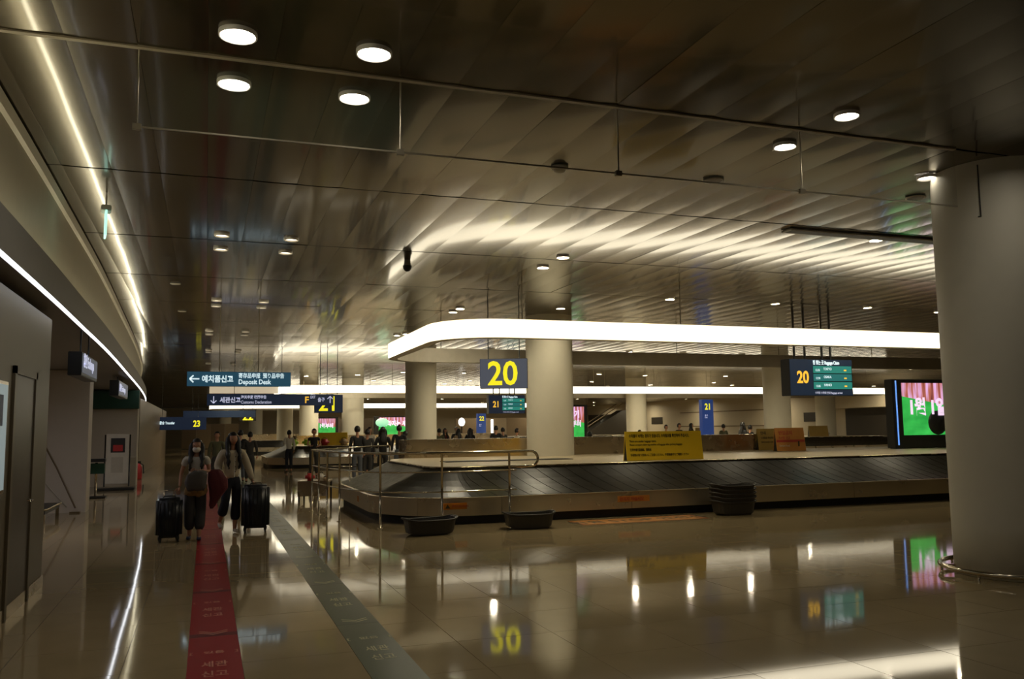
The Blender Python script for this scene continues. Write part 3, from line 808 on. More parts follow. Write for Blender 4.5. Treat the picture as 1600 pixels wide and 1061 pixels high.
cus = thing('direction_sign', 'long blue hanging Customs Declaration sign with a down arrow', 'sign', (0.0, 31.5, 0), 0)
mk('case', box(0, 4.32, 0, 0.12, 2.55, 2.95, M['signdark'], 0.004), cus)
mk('face', box(0.004, 4.316, -0.006, 0, 2.554, 2.946, M['signblue']), cus)
arrow('arrow', 0.24, 0.032, M['lilactxt'], cus, (0.22, -0.012, 2.755), -PI/2)
text('korean_text', '세관신고', 0.21, M['lilactxt'], cus, (0.42, -0.012, 2.67), bold=0.03, sx=0.9)
text('chinese_text', '海关申报 税関申告', 0.13, M['lilactxt'], cus, (1.12, -0.012, 2.80), bold=0.02, sx=0.8)
text('english_text', 'Customs Declaration', 0.15, M['lilactxt'], cus, (1.12, -0.012, 2.62), bold=0.01, sx=0.8)
text('letter', 'F', 0.32, M['orangetxt'], cus, (3.30, -0.012, 2.64), bold=0.02)
text('exit_text', '出口\nEXIT', 0.14, M['lilactxt'], cus, (3.50, -0.012, 2.80), bold=0.01, sx=0.62)
text('exit_text', '출구', 0.17, M['lilactxt'], cus, (3.76, -0.012, 2.69), bold=0.02, sx=0.8)
arrow('arrow', 0.24, 0.030, M['lilactxt'], cus, (4.20, -0.012, 2.755), PI/2)
rods(cus, (0.9, 2.5, 4.1), 2.95, 0.06, M['signdark'], 0.010)
s21 = thing('number_sign', 'hanging sign with a big yellow 21 half covered by the customs sign', 'sign', (3.86, 33.2, 0), 0)
mk('case', box(0, 1.05, 0, 0.22, 2.32, 3.0, M['signdark'], 0.006), s21)
mk('face', box(0.005, 1.045, -0.006, 0, 2.325, 2.995, M['signblue']), s21)
text('numerals', '21', 0.78, M['yellowtxt'], s21, (0.5, -0.012, 2.40), bold=0.015, align='CENTER', sx=0.95)
rods(s21, (0.2, 0.85), 3.0, 0.1)
s22 = thing('number_sign', 'far hanging sign with a yellow 22 half hidden under a long blue sign', 'sign', (1.95, 56.5, 0), 0)
mk('case', box(0, 1.0, 0, 0.2, 2.3, 3.0, M['signdark'], 0.006), s22)
text('numerals', '22', 0.72, M['yellowtxt'], s22, (0.5, -0.01, 2.36), bold=0.02, align='CENTER', sx=0.9)
rods(s22, (0.2, 0.8), 3.0, 0.1)
lb = thing('direction_sign', 'long plain blue hanging sign above the long-haired woman in cream', 'sign', (-1.3, 54.5, 0), 0)
mk('case', box(0, 4.1, 0, 0.12, 2.50, 2.90, M['signblue'], 0.004), lb)
rods(lb, (0.5, 3.4), 2.9, 0.06)
s23 = thing('direction_sign', 'far dark blue sign with small white words and a yellow 23', 'sign', (-2.75, 52.0, 0), 0)
mk('case', box(0, 2.75, 0, 0.12, 1.78, 2.50, M['signblue'], 0.004), s23)
text('small_text', '← 환승 Transfer', 0.20, M['whitetxt'], s23, (0.1, -0.01, 2.10), bold=0.03, sx=0.72)
text('numerals', '23', 0.48, M['yellowtxt'], s23, (2.05, -0.01, 1.96), bold=0.03, sx=0.8)
rods(s23, (0.4, 2.3), 2.5, 0.06)
# hanging box signs under the left soffit
def boxsign(x, y0, y1, z0, z1, w, label, ztop=3.0, mt=None):
    t = thing('box_sign', label, 'sign', (x, y0, 0), 0)
    L = y1-y0
    mk('case', box(-w, 0, 0, L, z0, z1, M['signdark'], 0.006), t)
    mk('face', box(0, 0.006, 0.03, L-0.03, z0+0.04, z1-0.02, M['signgrey']), t)
    text('lettering', '환전 Exchange', 0.19, M['lilactxt'], t, (0.010, 0.12, z0+0.13), (PI/2, 0, PI/2), 0.03, sx=L/1.75)
    for yy in (L*0.3, L*0.8): mk('rod', tube([(-w/2, yy, z1), (-w/2, yy, ztop)], 0.012, M['signdark'], 6), t)
    return t
boxsign(-1.50, 12.0, 13.6, 2.38, 2.68, 0.16, 'dark hanging box sign with pale lettering under the left soffit')
bs = boxsign(-1.95, 22.0, 24.4, 2.52, 2.88, 0.20, 'smaller box sign with multicoloured face farther along the left soffit')
tag(mk('shop_signboard', box(-6.0, -2.0, 29.35, 29.58, 2.40, 2.97, M['greenboard'], 0.01)), 'dark green signboard above the white wall under the left soffit', 'signboard')
ex = thing('exit_sign', 'small glowing cyan exit blade hanging from the ceiling at the left', 'sign', (-1.18, 11.0, 0), math.radians(8))
mk('housing', box(-0.055, 0.055, -0.10, 0.10, 4.26, 4.33, M['ringhouse'], 0.01), ex)
mk('blade', box(-0.012, 0.012, -0.13, 0.13, 3.96, 4.26, M['cyanlit'], 0.004), ex, label='edge-lit pale cyan glass blade')
rods(ex, (0,), 4.33, 0, M['ringhouse'], 0.012)

# ---------------------------------------------------------------- glass smoke curtains
def curtain(y, x0, x1, label, z0=3.89, grp=None, hang=()):
    t = thing('smoke_curtain', label, 'glass curtain', (0, y, 0), 0, 'glass smoke curtains under the ceiling')
    x = x0; k = 0
    while x < x1-0.1:
        xe = min(x+1.96, x1)
        mk('pane', box(x+0.01, xe-0.01, -0.004, 0.004, z0, ZC-0.02, M['glass']), t)
        mk('bottom_edge', box(x+0.01, xe-0.01, -0.006, 0.006, z0-0.012, z0, M['glassedge']), t)
        x = xe
    mk('top_channel', box(x0-1.2, x1, -0.024, 0.024, ZC-0.016, ZC+0.01, M['channel']), t)
    for x in hang:
        p = mk('hanger', tube([(x, -0.01, z0-0.01), (x, -0.01, ZC-0.03)], 0.007, M['glassedge'], 6), t)
        mk('clip', box(x-0.03, x+0.03, -0.02, 0.01, z0-0.03, z0+0.015, M['glassedge']), t)
    return t
curtain(6.66, -0.53, 7.31, 'clear glass smoke curtain across the ceiling nearest the camera', hang=(-0.53, 1.43, 3.39, 5.35))

# ---------------------------------------------------------------- ceiling fittings
DG = 'round recessed downlights'
def downlight(x, y, label, r=0.115, lens='lens', proto={}):
    key = (r, lens)
    if key not in proto:
        trim = lathe([(r+0.010, 0.012), (r+0.010, -0.024), (r, -0.026), (r*0.93, 0.004)], M['reflector'], 28)
        n = 28
        vs = [(0.93*r*math.cos(2*PI*k/n), 0.93*r*math.sin(2*PI*k/n), 0) for k in range(n)]
        le = mesh(vs, [tuple(range(n))[::-1]], M[lens])
        proto[key] = (trim, le)
    trim, le = proto[key]
    t = thing('downlight', label, 'ceiling light', (x, y, ZC-0.012), 0, DG)
    mk('trim_ring', trim, t); mk('lens', le, t, (0, 0, 0.0))
    return t
ordn = ['first', 'second', 'third', 'fourth', 'fifth', 'sixth', 'seventh', 'eighth', 'ninth', 'tenth', 'eleventh', 'twelfth', 'thirteenth', 'fourteenth']
rowy = [6.2, 7.12, 12.9, 13.9, 19.45, 20.35, 25.45, 26.4, 31.6, 32.5, 38.0, 44.2]
for i, y in enumerate(rowy):
    for x, s in ((0.15 if y < 22 else 0.02, 'left'), (1.13 if y < 22 else 1.0, 'right')):
        if i < 2: downlight(x, y, '%s downlight of the %s pair over the aisle, large and cool white' % (s, ['nearest', 'second nearest'][i]), 0.125, 'lenscool')
        elif i < 4: downlight(x, y, '%s downlight of the %s pair over the aisle, dim cream' % (s, ordn[i]), 0.10, 'lensdim')
        else: downlight(x, y, '%s downlight of the %s pair over the aisle, dim and small' % (s, ordn[i]), 0.10, 'lensdim')
xs5 = [(5.50, 6.17, 'cool downlight nearest the big column, upper one of two'), (5.50, 7.07, 'cool downlight beside the right end of the glass curtain'),
    (7.81, 7.52, 'downlight partly hidden by the left edge of the big column'), (9.70, 10.40, 'downlight on the dark slot in the ceiling'),
    (5.55, 13.0, 'right one of two small downlights in the wavy glow above the ring'), (5.56, 13.94, 'left one of two small downlights in the wavy glow above the ring'),
    (9.71, 16.7, 'first downlight from the left in the row just above the near ring'), (12.5, 16.68, 'second downlight in the row just above the near ring'),
    (15.17, 16.66, 'third downlight in the row just above the near ring'), (17.6, 16.86, 'fourth downlight in the row above the near ring, by the column edge'),
    (7.9, 18.7, 'downlight washing the top of the column above the near ring'), (5.59, 19.95, 'left one of the small pair above the curve of the near ring'),
    (5.60, 19.35, 'right one of the small pair above the curve of the near ring'), (5.36, 25.4, 'left one of the tiny pair at the left tip of the near ring'),
    (5.55, 25.0, 'right one of the tiny pair at the left tip of the near ring')]
for x, y, l in xs5: downlight(x, y, l, 0.10 if y > 8 else 0.105, 'lens' if y > 8 else ('lensmid' if x > 7 else 'lenscool'))
far = [(9.61, 29.2, 'above the big 20 sign'), (15.09, 29.1, 'below the near ring, first right of the carousel column'), (17.46, 29.18, 'below the near ring, second right of the carousel column'), (20.18, 29.22, 'below the near ring, third right of the carousel column'),
    (19.83, 41.8, 'above the second ring, left of the thin column'), (22.92, 42.4, 'at the head of the thin column'), (22.67, 48.9, 'low between the carousel column and the thin column'),
    (9.17, 41.9, 'left of the column before the big 20 sign, upper'), (9.04, 49.2, 'left of the column before the big 20 sign, lower'), (12.31, 41.9, 'left of the big 20 sign, upper'), (14.57, 48.5, 'left of the big 20 sign, lower'),
    (4.83, 45.6, 'right of the deposit sign, brightest'), (7.29, 44.2, 'at the head of the column over the waiting group'), (30.5, 29.2, 'under the near ring by the flight board'),
    (16.9, 54.5, 'far small one above the third ring, left'), (20.5, 61.0, 'far small one above the third ring, right'), (11.5, 61.0, 'far small one over the pink screen'), (9.2, 55.0, 'far small one left of the pink screen'), (26.5, 54.5, 'far small one over the blue totem'), (31.5, 48.9, 'far small one left of the flight board'), (28.0, 42.2, 'over the tall blue totem, upper')]
for x, y, l in far: downlight(x, y, 'small warm downlight ' + l, 0.125, 'lensfar')
gx = [14.0, 21.0, 28.5, 35.0, 42.0, 47.5]
for j, y in enumerate((52.0, 66.0, 79.0, 90.0, 102.0)):
    for i, x in enumerate(gx):
        downlight(x, y, 'tiny far downlight, %s from the left in the %s far row' % (ordn[i], ordn[j]), 0.14, 'lensfar')
for j, y in enumerate((10.0, 23.5, 35.5)):
    for i, x in enumerate((28.0, 35.0, 42.0, 47.5)):
        downlight(x, y, 'downlight beyond the big column, %s in the %s side row' % (ordn[i], ordn[j]), 0.13)
for j, y in enumerate((54.0, 70.0, 88.0)):
    for i, x in enumerate((1.5, 7.0)):
        downlight(x, y, 'tiny downlight over the far aisle, %s one of the %s row' % (('left', 'right')[i], ordn[j]), 0.12, 'lensfar')
# lights in the left soffit; the last two are added to brighten the recess
for x, y, l in ((-4.6, 14.5, 'soffit downlight in the nearest part of the recess'), (-3.4, 24.0, 'soffit downlight lighting the white shop wall'), (-3.2, 16.0, 'added soffit fill light over the low steel bench'), (-3.2, 33.0, 'added soffit fill light over the banner stand')):
    t = downlight(x, y, l, 0.13, 'lensflu'); t.location.z = 3.0-0.012
# cylinder spot washing the near column
downlight(7.62, 5.9, 'downlight washing the right face of the big column near the frame edge', 0.105, 'lenscool')
for x, y, l in ((3.58, 8.43, 'pale domed smoke detector on the dark ceiling'),):
    t = thing('smoke_detector', l, 'smoke detector', (x, y, ZC-0.01))
    mk('base', lathe([(0, 0), (0.095, 0), (0.095, -0.02), (0.07, -0.035)], M['column'], 28), t)
    mk('sensor', lathe([(0.07, -0.035), (0.06, -0.055), (0.03, -0.07), (0, -0.075)], M['ringhouse'], 24), t)
t = thing('dome_camera', 'dark hanging dome camera at the left end of the ceiling glow', 'camera', (3.13, 14.0, ZC-0.01))
mk('mount', lathe([(0, 0), (0.05, 0), (0.06, -0.08), (0.075, -0.10)], M['ringhouse'], 24), t)
mk('dome', lathe([(0.075, -0.10), (0.07, -0.15), (0.04, -0.19), (0, -0.20)], M['black'], 24), t)
for x, y, l in ((5.49, 8.37, 'round dark ceiling speaker left of the hanging glass rod'), (8.38, 8.27, 'round ceiling speaker just left of the big column')):
    t = thing('ceiling_speaker', l, 'speaker', (x, y, ZC-0.012))
    mk('rim', lathe([(0.12, 0), (0.12, -0.01), (0.10, -0.012)], M['ringhouse'], 28), t)
    mk('grille', lathe([(0.10, -0.010), (0.0, -0.014)], M['wallbrown'], 28), t)
for x, y, l in ((-0.62, 17.5, 'faint round ceiling speaker near the cove, nearest'), (-0.60, 21.5, 'faint round ceiling speaker near the cove, farther')):
    t = thing('ceiling_speaker', l, 'speaker', (x, y, ZC-0.012)); mk('grille', lathe([(0.10, 0), (0.09, -0.008), (0.0, -0.012)], M['column'], 24), t)
t = thing('ceiling_slot', 'long dark slot recessed in the ceiling beside the big column', 'ceiling slot', (0, 0, ZC))
mk('frame', box(7.92, 12.2, 10.14, 10.36, -0.035, -0.012, M['ringhouse']), t)
mk('blade', box(7.97, 12.15, 10.17, 10.33, -0.038, -0.034, M['dark']), t)

# ---------------------------------------------------------------- floor films (red and green guide lines)
def guide(x, w, y0, n, mf, mt, me_, kor, label):
    t = thing('floor_guide', label, 'floor marking', (x, 0, 0.0005))
    L = 2.02
    for k in range(n):
        ya = y0+L*k
        s = mk('segment', box(-w/2, w/2, ya+0.02, ya+L-0.02, 0, 0.0012, mf), t)
        if ya < 34:
            mk('seam', box(-w/2, w/2, ya+L-0.10, ya+L+0.02, 0.0012, 0.0016, me_), s)
            for q in (0, 0.06):
                mk('chevron', mesh([(-w*0.30, ya+L+0.10-q, 0.002), (0, ya+L+0.02-q, 0.002), (w*0.30, ya+L+0.10-q, 0.002), (w*0.30, ya+L+0.125-q, 0.002), (0, ya+L+0.045-q, 0.002), (-w*0.30, ya+L+0.125-q, 0.002)], [(0, 1, 4, 5), (1, 2, 3, 4)], mt), s)
        if ya < 22:
            text('lettering', kor[0], 0.085, mt, s, (0, ya+1.36, 0.002), (0, 0, 0), 0.02, 'CENTER', ext=0.0003)
            text('lettering', kor[1], 0.16, mt, s, (0, ya+0.98, 0.002), (0, 0, 0), 0.02, 'CENTER', ext=0.0003, sx=0.62)
            text('lettering', kor[2], 0.16, mt, s, (0, ya+0.72, 0.002), (0, 0, 0), 0.02, 'CENTER', ext=0.0003, sx=0.62)
    return t
guide(0.095, 0.37, 1.60, 24, M['redmat'], M['redtxt'], M['reddark'], ('[   있음   ]', '세관', '신고'), 'red guide line of printed film running down the aisle floor')
guide(1.26, 0.36, 1.60, 24, M['greenmat'], M['greentxt'], M['greendark'], ('[   없음   ]', '세관', '신고'), 'dark green guide line of printed film on the floor right of the red one')
fs_ = thing('floor_sticker', 'orange caution film on the floor in front of the carousel', 'floor marking', (7.3, 13.88, 0.0006), math.radians(1))
mk('film', box(-1.25, 1.25, -0.36, 0.34, 0, 0.0012, M['floorst']), fs_)
mk('border', box(-1.17, 1.17, -0.30, 0.28, 0.0012, 0.0016, M['orangebd']), fs_)
text('lettering', '위험 STOP 안전선', 0.36, M['darkprint'], fs_, (0, -0.14, 0.0022), (0, 0, 0), 0.02, 'CENTER', ext=0.0003)

# ---------------------------------------------------------------- recess furniture on the left
t = thing('steel_bench', 'low steel bench with polished corner by the left recess wall', 'bench', (-2.75, 17.9, 0))
mk('frame', box(-0.9, 0.0, 0.0, 1.7, 0.17, 0.27, M['black'], 0.01), t)
for sy in (0.05, 1.65):
    mk('leg', box(-0.06, 0.0, sy-0.03, sy+0.03, 0.0, 0.17, M['chrome']), t); mk('leg', box(-0.9, -0.84, sy-0.03, sy+0.03, 0.0, 0.17, M['chrome']), t)
mk('edge_bar', tube([(-0.9, 0, 0.26), (0.02, 0, 0.26), (0.02, 1.7, 0.26)], 0.02, M['chrome'], 8), t)
t = thing('leaning_handrail', 'slender handrail slanting down across the white recess wall', 'handrail', (-3.2, 20.2, 0))
mk('bar', tube([(-0.12, 0, 1.72), (0.28, 0, 0.95), (0.66, 0, 0.10)], 0.018, M['wallbrown'], 8), t)
mk('bar', tube([(-0.1, 0, 0.85), (0.5, 0, 0.12)], 0.010, M['ringhouse'], 8), t)
mk('foot', box(0.56, 0.76, -0.1, 0.08, 0, 0.03, M['chrome'], 0.005), t)
t = thing('brochure_rack', 'small dark brochure stand beside the recess wall corner', 'stand', (-2.62, 24.4, 0))
mk('pole', tube([(0, 0, 0), (0, 0, 0.9)], 0.03, M['steel'], 8), t)
mk('tray', box(-0.22, 0.22, -0.15, 0.12, 0.92, 1.0, M['signdark'], 0.01), t)
mk('pocket', box(-0.2, 0.2, -0.12, 0.08, 0.62, 0.88, M['greenboard'], 0.01), t)
mk('base', box(-0.25, 0.25, -0.2, 0.2, 0.0, 0.05, M['black'], 0.01), t)
t = thing('poster_stand', 'white upright poster stand with a dark red picture in the left passage', 'poster stand', (-2.42, 27.6, 0))
mk('panel', box(-0.30, 0.30, -0.02, 0.02, 0.18, 1.62, M['whitecloth'], 0.005), t)
mk('picture', box(-0.18, 0.2, -0.026, -0.02, 1.08, 1.5, M['signdark']), t)
mk('picture', box(-0.12, 0.14, -0.030, -0.026, 1.12, 1.3, M['red']), t)
mk('lettering', box(-0.16, 0.16, -0.024, -0.02, 0.5, 0.95, M['ringhouse']), t)
mk('post', tube([(-0.33, 0, 0.1), (-0.33, 0, 1.6)], 0.02, M['signdark'], 8), t)
mk('post', tube([(0.33, 0, 0.1), (0.33, 0, 1.6)], 0.02, M['signdark'], 8), t)
mk('base', box(-0.55, 0.5, -0.25, 0.25, 0.0, 0.07, M['signdark'], 0.02), t)
t = thing('fire_extinguisher', 'red fire extinguisher standing beyond the poster stand', 'extinguisher', (-2.25, 33.6, 0.0))
mk('cylinder', lathe([(0, 0), (0.12, 0), (0.13, 0.05), (0.13, 0.42), (0.07, 0.52), (0.03, 0.56), (0, 0.56)], M['red'], 20), t)
mk('hose', tube([(0.03, 0, 0.58), (0.16, 0, 0.5), (0.18, 0, 0.2)], 0.02, M['black'], 8), t)
mk('valve', box(-0.04, 0.08, -0.02, 0.02, 0.55, 0.64, M['black'], 0.005), t)

# ---------------------------------------------------------------- people
def skin_mesh(chains, material, lv=1):
    """chains: list of [(pos, rx, ry)...]; first vertex of a chain may equal an earlier vertex and joins it"""
    vs = []; es = []; rad = []; idx = {}
    for ch in chains:
        prev = None
        for p, rx, ry in ch:
            key = tuple(round(c, 4) for c in p)
            if key in idx: i = idx[key]
            else:
                i = len(vs); idx[key] = i; vs.append(p); rad.append((rx, ry))
            if prev is not None and prev != i: es.append((prev, i))
            prev = i
    me = bpy.data.meshes.new('s'); me.from_pydata(vs, es, [])
    o = bpy.data.objects.new('s', me); C.objects.link(o)
    md = o.modifiers.new('k', 'SKIN'); md.use_smooth_shade = True; md.branch_smoothing = 0.3
    for i, (a, b) in enumerate(rad):
        me.skin_vertices[0].data[i].radius = (a, b); me.skin_vertices[0].data[i].use_root = (i == 0)
    sd = o.modifiers.new('d', 'SUBSURF'); sd.levels = lv; sd.render_levels = lv
    dg = bpy.context.evaluated_depsgraph_get()
    out = bpy.data.meshes.new_from_object(o.evaluated_get(dg))
    bpy.data.objects.remove(o); bpy.data.meshes.remove(me)
    out.materials.clear(); out.materials.append(material)
    out.polygons.foreach_set('use_smooth', [True]*len(out.polygons))
    return out
def ell(cx, cy, cz, rx, ry, rz, material, n=16, cut=None):
    bm = bmesh.new(); bmesh.ops.create_uvsphere(bm, u_segments=n, v_segments=max(8, n*2//3), radius=1)
    bmesh.ops.scale(bm, vec=(rx, ry, rz), verts=bm.verts); bmesh.ops.translate(bm, vec=(cx, cy, cz), verts=bm.verts)
    return bmm(bm, material, True)
def joined(meshes):
    bm = bmesh.new()
    for me in meshes: bm.from_mesh(me)
    out = bpy.data.meshes.new('j'); bm.to_mesh(out); bm.free(); out.materials.append(meshes[0].materials[0])
    out.polygons.foreach_set('use_smooth', [True]*len(out.polygons)); return out
def head_mesh(c, lv=2):
    """a head with brow, cheeks, chin and nose, facing -Y, centre c"""
    bm = bmesh.new(); bmesh.ops.create_uvsphere(bm, u_segments=20, v_segments=14, radius=1)
    for v in bm.verts:
        x, y, z = v.co
        x *= 0.074; y *= 0.092; z *= 0.112
        if z < 0: k = 1-0.42*(-z/0.112)**1.3; x *= k; y *= (k*0.9+0.1) if y < 0 else k*0.8
        if z < 0 and y < 0: y -= 0.010*(-z/0.112)
        if y < 0 and abs(x) < 0.013 and -0.045 < z < 0.005: y -= 0.016*(1-abs(x)/0.02)*(1-abs(z+0.025)/0.04)
        v.co = (x+c[0], y+c[1], z+c[2])
    for s in (-1, 1):
        t = bmesh.new(); bmesh.ops.create_uvsphere(t, u_segments=8, v_segments=6, radius=1)
        bmesh.ops.scale(t, vec=(0.012, 0.02, 0.03), verts=t.verts); bmesh.ops.translate(t, vec=(c[0]+s*0.072, c[1]+0.01, c[2]-0.012), verts=t.verts)
        me = bpy.data.meshes.new('t'); t.to_mesh(me); t.free(); bm.from_mesh(me)
    return bmm(bm, M['skin'], True)
def hand_chains(wr, d, side, curl=0.35):
    """five fingers and a palm from wrist wr along direction d; side = +1/-1 thumb side along x"""
    wr = Vector(wr); d = Vector(d).normalized()
    a = Vector((0, -1, 0)) if abs(d.y) < 0.8 else Vector((0, 0, 1))
    across = d.cross(a).normalized(); nrm = across.cross(d).normalized()
    palm = wr+d*0.075
    ch = [[(tuple(wr), 0.022, 0.018), (tuple(wr+d*0.04), 0.032, 0.014), (tuple(palm), 0.036, 0.013)]]
    fing = []
    for k, L in enumerate((0.062, 0.072, 0.068, 0.054)):
        b = palm+across*(k-1.5)*0.019
        fing.append([(tuple(b-d*0.015), 0.0095, 0.0095), (tuple(b+d*L*0.4), 0.0085, 0.0085), (tuple(b+d*L*0.72+nrm*L*curl*0.5), 0.008, 0.008), (tuple(b+d*L*0.9+nrm*L*curl*1.1), 0.007, 0.007)])
    tb0 = wr+d*0.03+across*side*0.024
    fing.append([(tuple(tb0), 0.011, 0.011), (tuple(tb0+across*side*0.022+d*0.022), 0.010, 0.010), (tuple(tb0+across*side*0.032+d*0.048+nrm*0.012), 0.0085, 0.0085)])
    return ch, fing
def make_person(label, loc, rz, H, P, group=None, hero=False):
    """P: pose and dress. Built for 1.70 m then scaled."""
    s = H/1.70
    t = thing('person', label, 'person', loc, rz, group)
    sh = P.get('sh', 0.165); J = {}
    lean = P.get('lean', 0.0)
    pel = (0, 0, 0.93); wst = (0, 0.0-lean*0.15, 1.07); che = (0, 0.0-lean*0.5, 1.27); nk = (0, 0.01-lean*0.75, 1.44); nk2 = (0, 0.0-lean*0.85, 1.52)
    hc = (0+P.get('hx', 0), -0.015-lean, 1.595)
    Ls = {}
    for sd in (-1, 1):
        A = P['arms'][0 if sd < 0 else 1]      # (elbow, wrist, dir)
        Ls[sd] = [(sd*sh, 0.005-lean*0.6, 1.385), A[0], A[1], A[2]]
        # arms given for sd; explicit coordinates
    legs = P.get('legs', (((-0.095, -0.01, 0.49), (-0.10, 0.03, 0.085), (-0.11, -0.13, 0.035)), ((0.095, -0.01, 0.49), (0.10, 0.03, 0.085), (0.11, -0.13, 0.035))))
    # body: one surface
    ch = [[(pel, 0.110, 0.082), (wst, 0.085, 0.062), (che, 0.100, 0.066), (nk, 0.055, 0.055), (nk2, 0.045, 0.048), ((hc[0], hc[1]+0.01, hc[2]-0.03), 0.052, 0.062)]]
    for sd in (-1, 1):
        S, E_, Wt, D_ = Ls[sd]
        ch.append([(che, 0.100, 0.066), ((sd*0.11, che[1], 1.375), 0.044, 0.040), (S, 0.044, 0.044), (E_, 0.034, 0.034), (Wt, 0.024, 0.022)])
        K, An, To = legs[0 if sd < 0 else 1]
        ch.append([(pel, 0.110, 0.082), ((sd*0.085, 0, 0.86), 0.080, 0.080), (K, 0.056, 0.056), (An, 0.036, 0.038), (tuple(Vector(An)+Vector((0, 0.01, -0.04))), 0.034, 0.034), (To, 0.036, 0.026)])
    parts = [skin_mesh(ch, M['skin'], 1), head_mesh(hc)]
    for sd in (-1, 1):
        S, E_, Wt, D_ = Ls[sd]
        hc_, fg = hand_chains(Wt, D_, -sd if P.get('thumbin', True) else sd)
        parts.append(skin_mesh(hc_, M['skin'], 1))
        if hero:
            for f_ in fg: parts.append(skin_mesh([f_], M['skin'], 1))
        else:
            parts.append(skin_mesh([[f_[0], f_[-1]] for f_ in fg[:1]], M['skin'], 0))
    body = joined(parts); mk('body', body, t)
    # top
    slv = P.get('sleeve', 1.0)
    k = P.get('loose', 0.014)
    hem = P.get('hem', 0.86)
    tc = [[((0, 0, hem), 0.135+k, 0.105+k), (wst, 0.118+k, 0.092+k), (che, 0.138+k, 0.098+k), ((0, nk[1], 1.42), 0.075+k, 0.068)]]
    for sd in (-1, 1):
        S, E_, Wt, D_ = Ls[sd]
        c_ = [(che, 0.138+k, 0.098+k), ((sd*0.115, che[1], 1.375), 0.068+k, 0.06+k), (S, 0.052+k, 0.052+k)]
        if slv >= 1: c_ += [(E_, 0.040+k, 0.040+k), (tuple(Vector(E_).lerp(Vector(Wt), 0.93)), 0.032+k*0.8, 0.030+k*0.8)]
        else: c_ += [(tuple(Vector(S).lerp(Vector(E_), slv)), 0.046+k, 0.046+k)]
        tc.append(c_)
    mk('top', skin_mesh(tc, M[P['top']], 1), t)
    # trousers or skirt
    kk = P.get('leg_loose', 0.014); cut = P.get('cut', 0.95); fl = P.get('flare', 0.0)
    lc = [[(pel, 0.132+0.01, 0.102+0.01), ((0, 0, 1.0), 0.118, 0.092)]]
    for sd in (-1, 1):
        K, An, To = legs[0 if sd < 0 else 1]
        lc.append([(pel, 0.142, 0.112), ((sd*0.085, 0, 0.86), 0.092+kk, 0.092+kk), (K, 0.060+kk, 0.060+kk), (tuple(Vector(K).lerp(Vector(An), cut)), 0.046+kk+fl, 0.046+kk+fl)])
    mk('trousers', skin_mesh(lc, M[P['bottom']], 1), t)
    for sd in (-1, 1):
        K, An, To = legs[0 if sd < 0 else 1]
        A_ = Vector(An); T_ = Vector(To)
        mk('shoe', skin_mesh([[(tuple(A_+Vector((0, 0.035, -0.045))), 0.038, 0.034), (tuple(A_.lerp(T_, 0.5)+Vector((0, 0, -0.02))), 0.042, 0.032), (tuple(T_+Vector((0, -0.03, 0.0))), 0.042, 0.030)]], M[P.get('shoes', 'black')], 1), t)
    # hair
    hl = P.get('hair', 'short')
    bm = bmesh.new(); bmesh.ops.create_uvsphere(bm, u_segments=20, v_segments=14, radius=1)
    for v in bm.verts:
        x, y, z = v.co
        v.co = (hc[0]+x*0.092, hc[1]+0.012+y*0.106, hc[2]+0.016+z*0.118)
    dl = [v for v in bm.verts if (v.co.y-hc[1] < -0.040 and v.co.z < hc[2]+0.058) or v.co.z < hc[2]-0.062]
    bmesh.ops.delete(bm, geom=dl, context='VERTS')
    hp = [bmm(bm, M['hair'], True)]
    if hl == 'long':
        for sd in (-1, 1):
            hp.append(skin_mesh([[((hc[0]+sd*0.045, hc[1]+0.0, hc[2]+0.065), 0.045, 0.065), ((hc[0]+sd*0.080, hc[1]+0.0, hc[2]-0.03), 0.040, 0.060), ((hc[0]*0.5+sd*0.090, hc[1]-0.02, 1.45), 0.052, 0.050), ((sd*0.100, -0.085-lean*0.8, 1.33), 0.060, 0.036), ((sd*0.098, -0.118-lean*0.6, (1.33+P.get('hairend', 1.18))/2), 0.055, 0.028), ((sd*0.092, -0.118-lean*0.6, P.get('hairend', 1.18)), 0.022, 0.014)]], M['hair'], 1))
        hp.append(skin_mesh([[((hc[0], hc[1]+0.05, hc[2]+0.02), 0.075, 0.055), ((hc[0], hc[1]+0.06, hc[2]-0.1), 0.085, 0.05), ((0, 0.095, 1.35), 0.12, 0.035), ((0, 0.11, 1.22), 0.08, 0.02)]], M['hair'], 1))
    hm = joined(hp)
    for v in hm.vertices:
        if v.co.z < hc[2]-0.05:
            q = min(1.0, (hc[2]-0.05-v.co.z)/0.15)
            v.co.x += q*(0.009*math.sin(v.co.z*46+v.co.x*50)+0.004*math.sin(v.co.z*120)); v.co.y += q*0.006*math.sin(v.co.z*70+v.co.x*160)
    mk('hair', hm, t)
    if hero and not P.get('mask'):
        mk('placket', tube([(0.0, -0.128, 1.36), (0.0, -0.150, 1.25), (0.0, -0.142, 1.10), (0.0, -0.150, 0.95)], 0.010, M['whitecloth'], 6), t)
        for q in range(5): mk('button', ell(0.012, -0.155+0.010*(q == 4), 1.30-0.085*q, 0.009, 0.005, 0.009, M['charcoal'], 8), t)
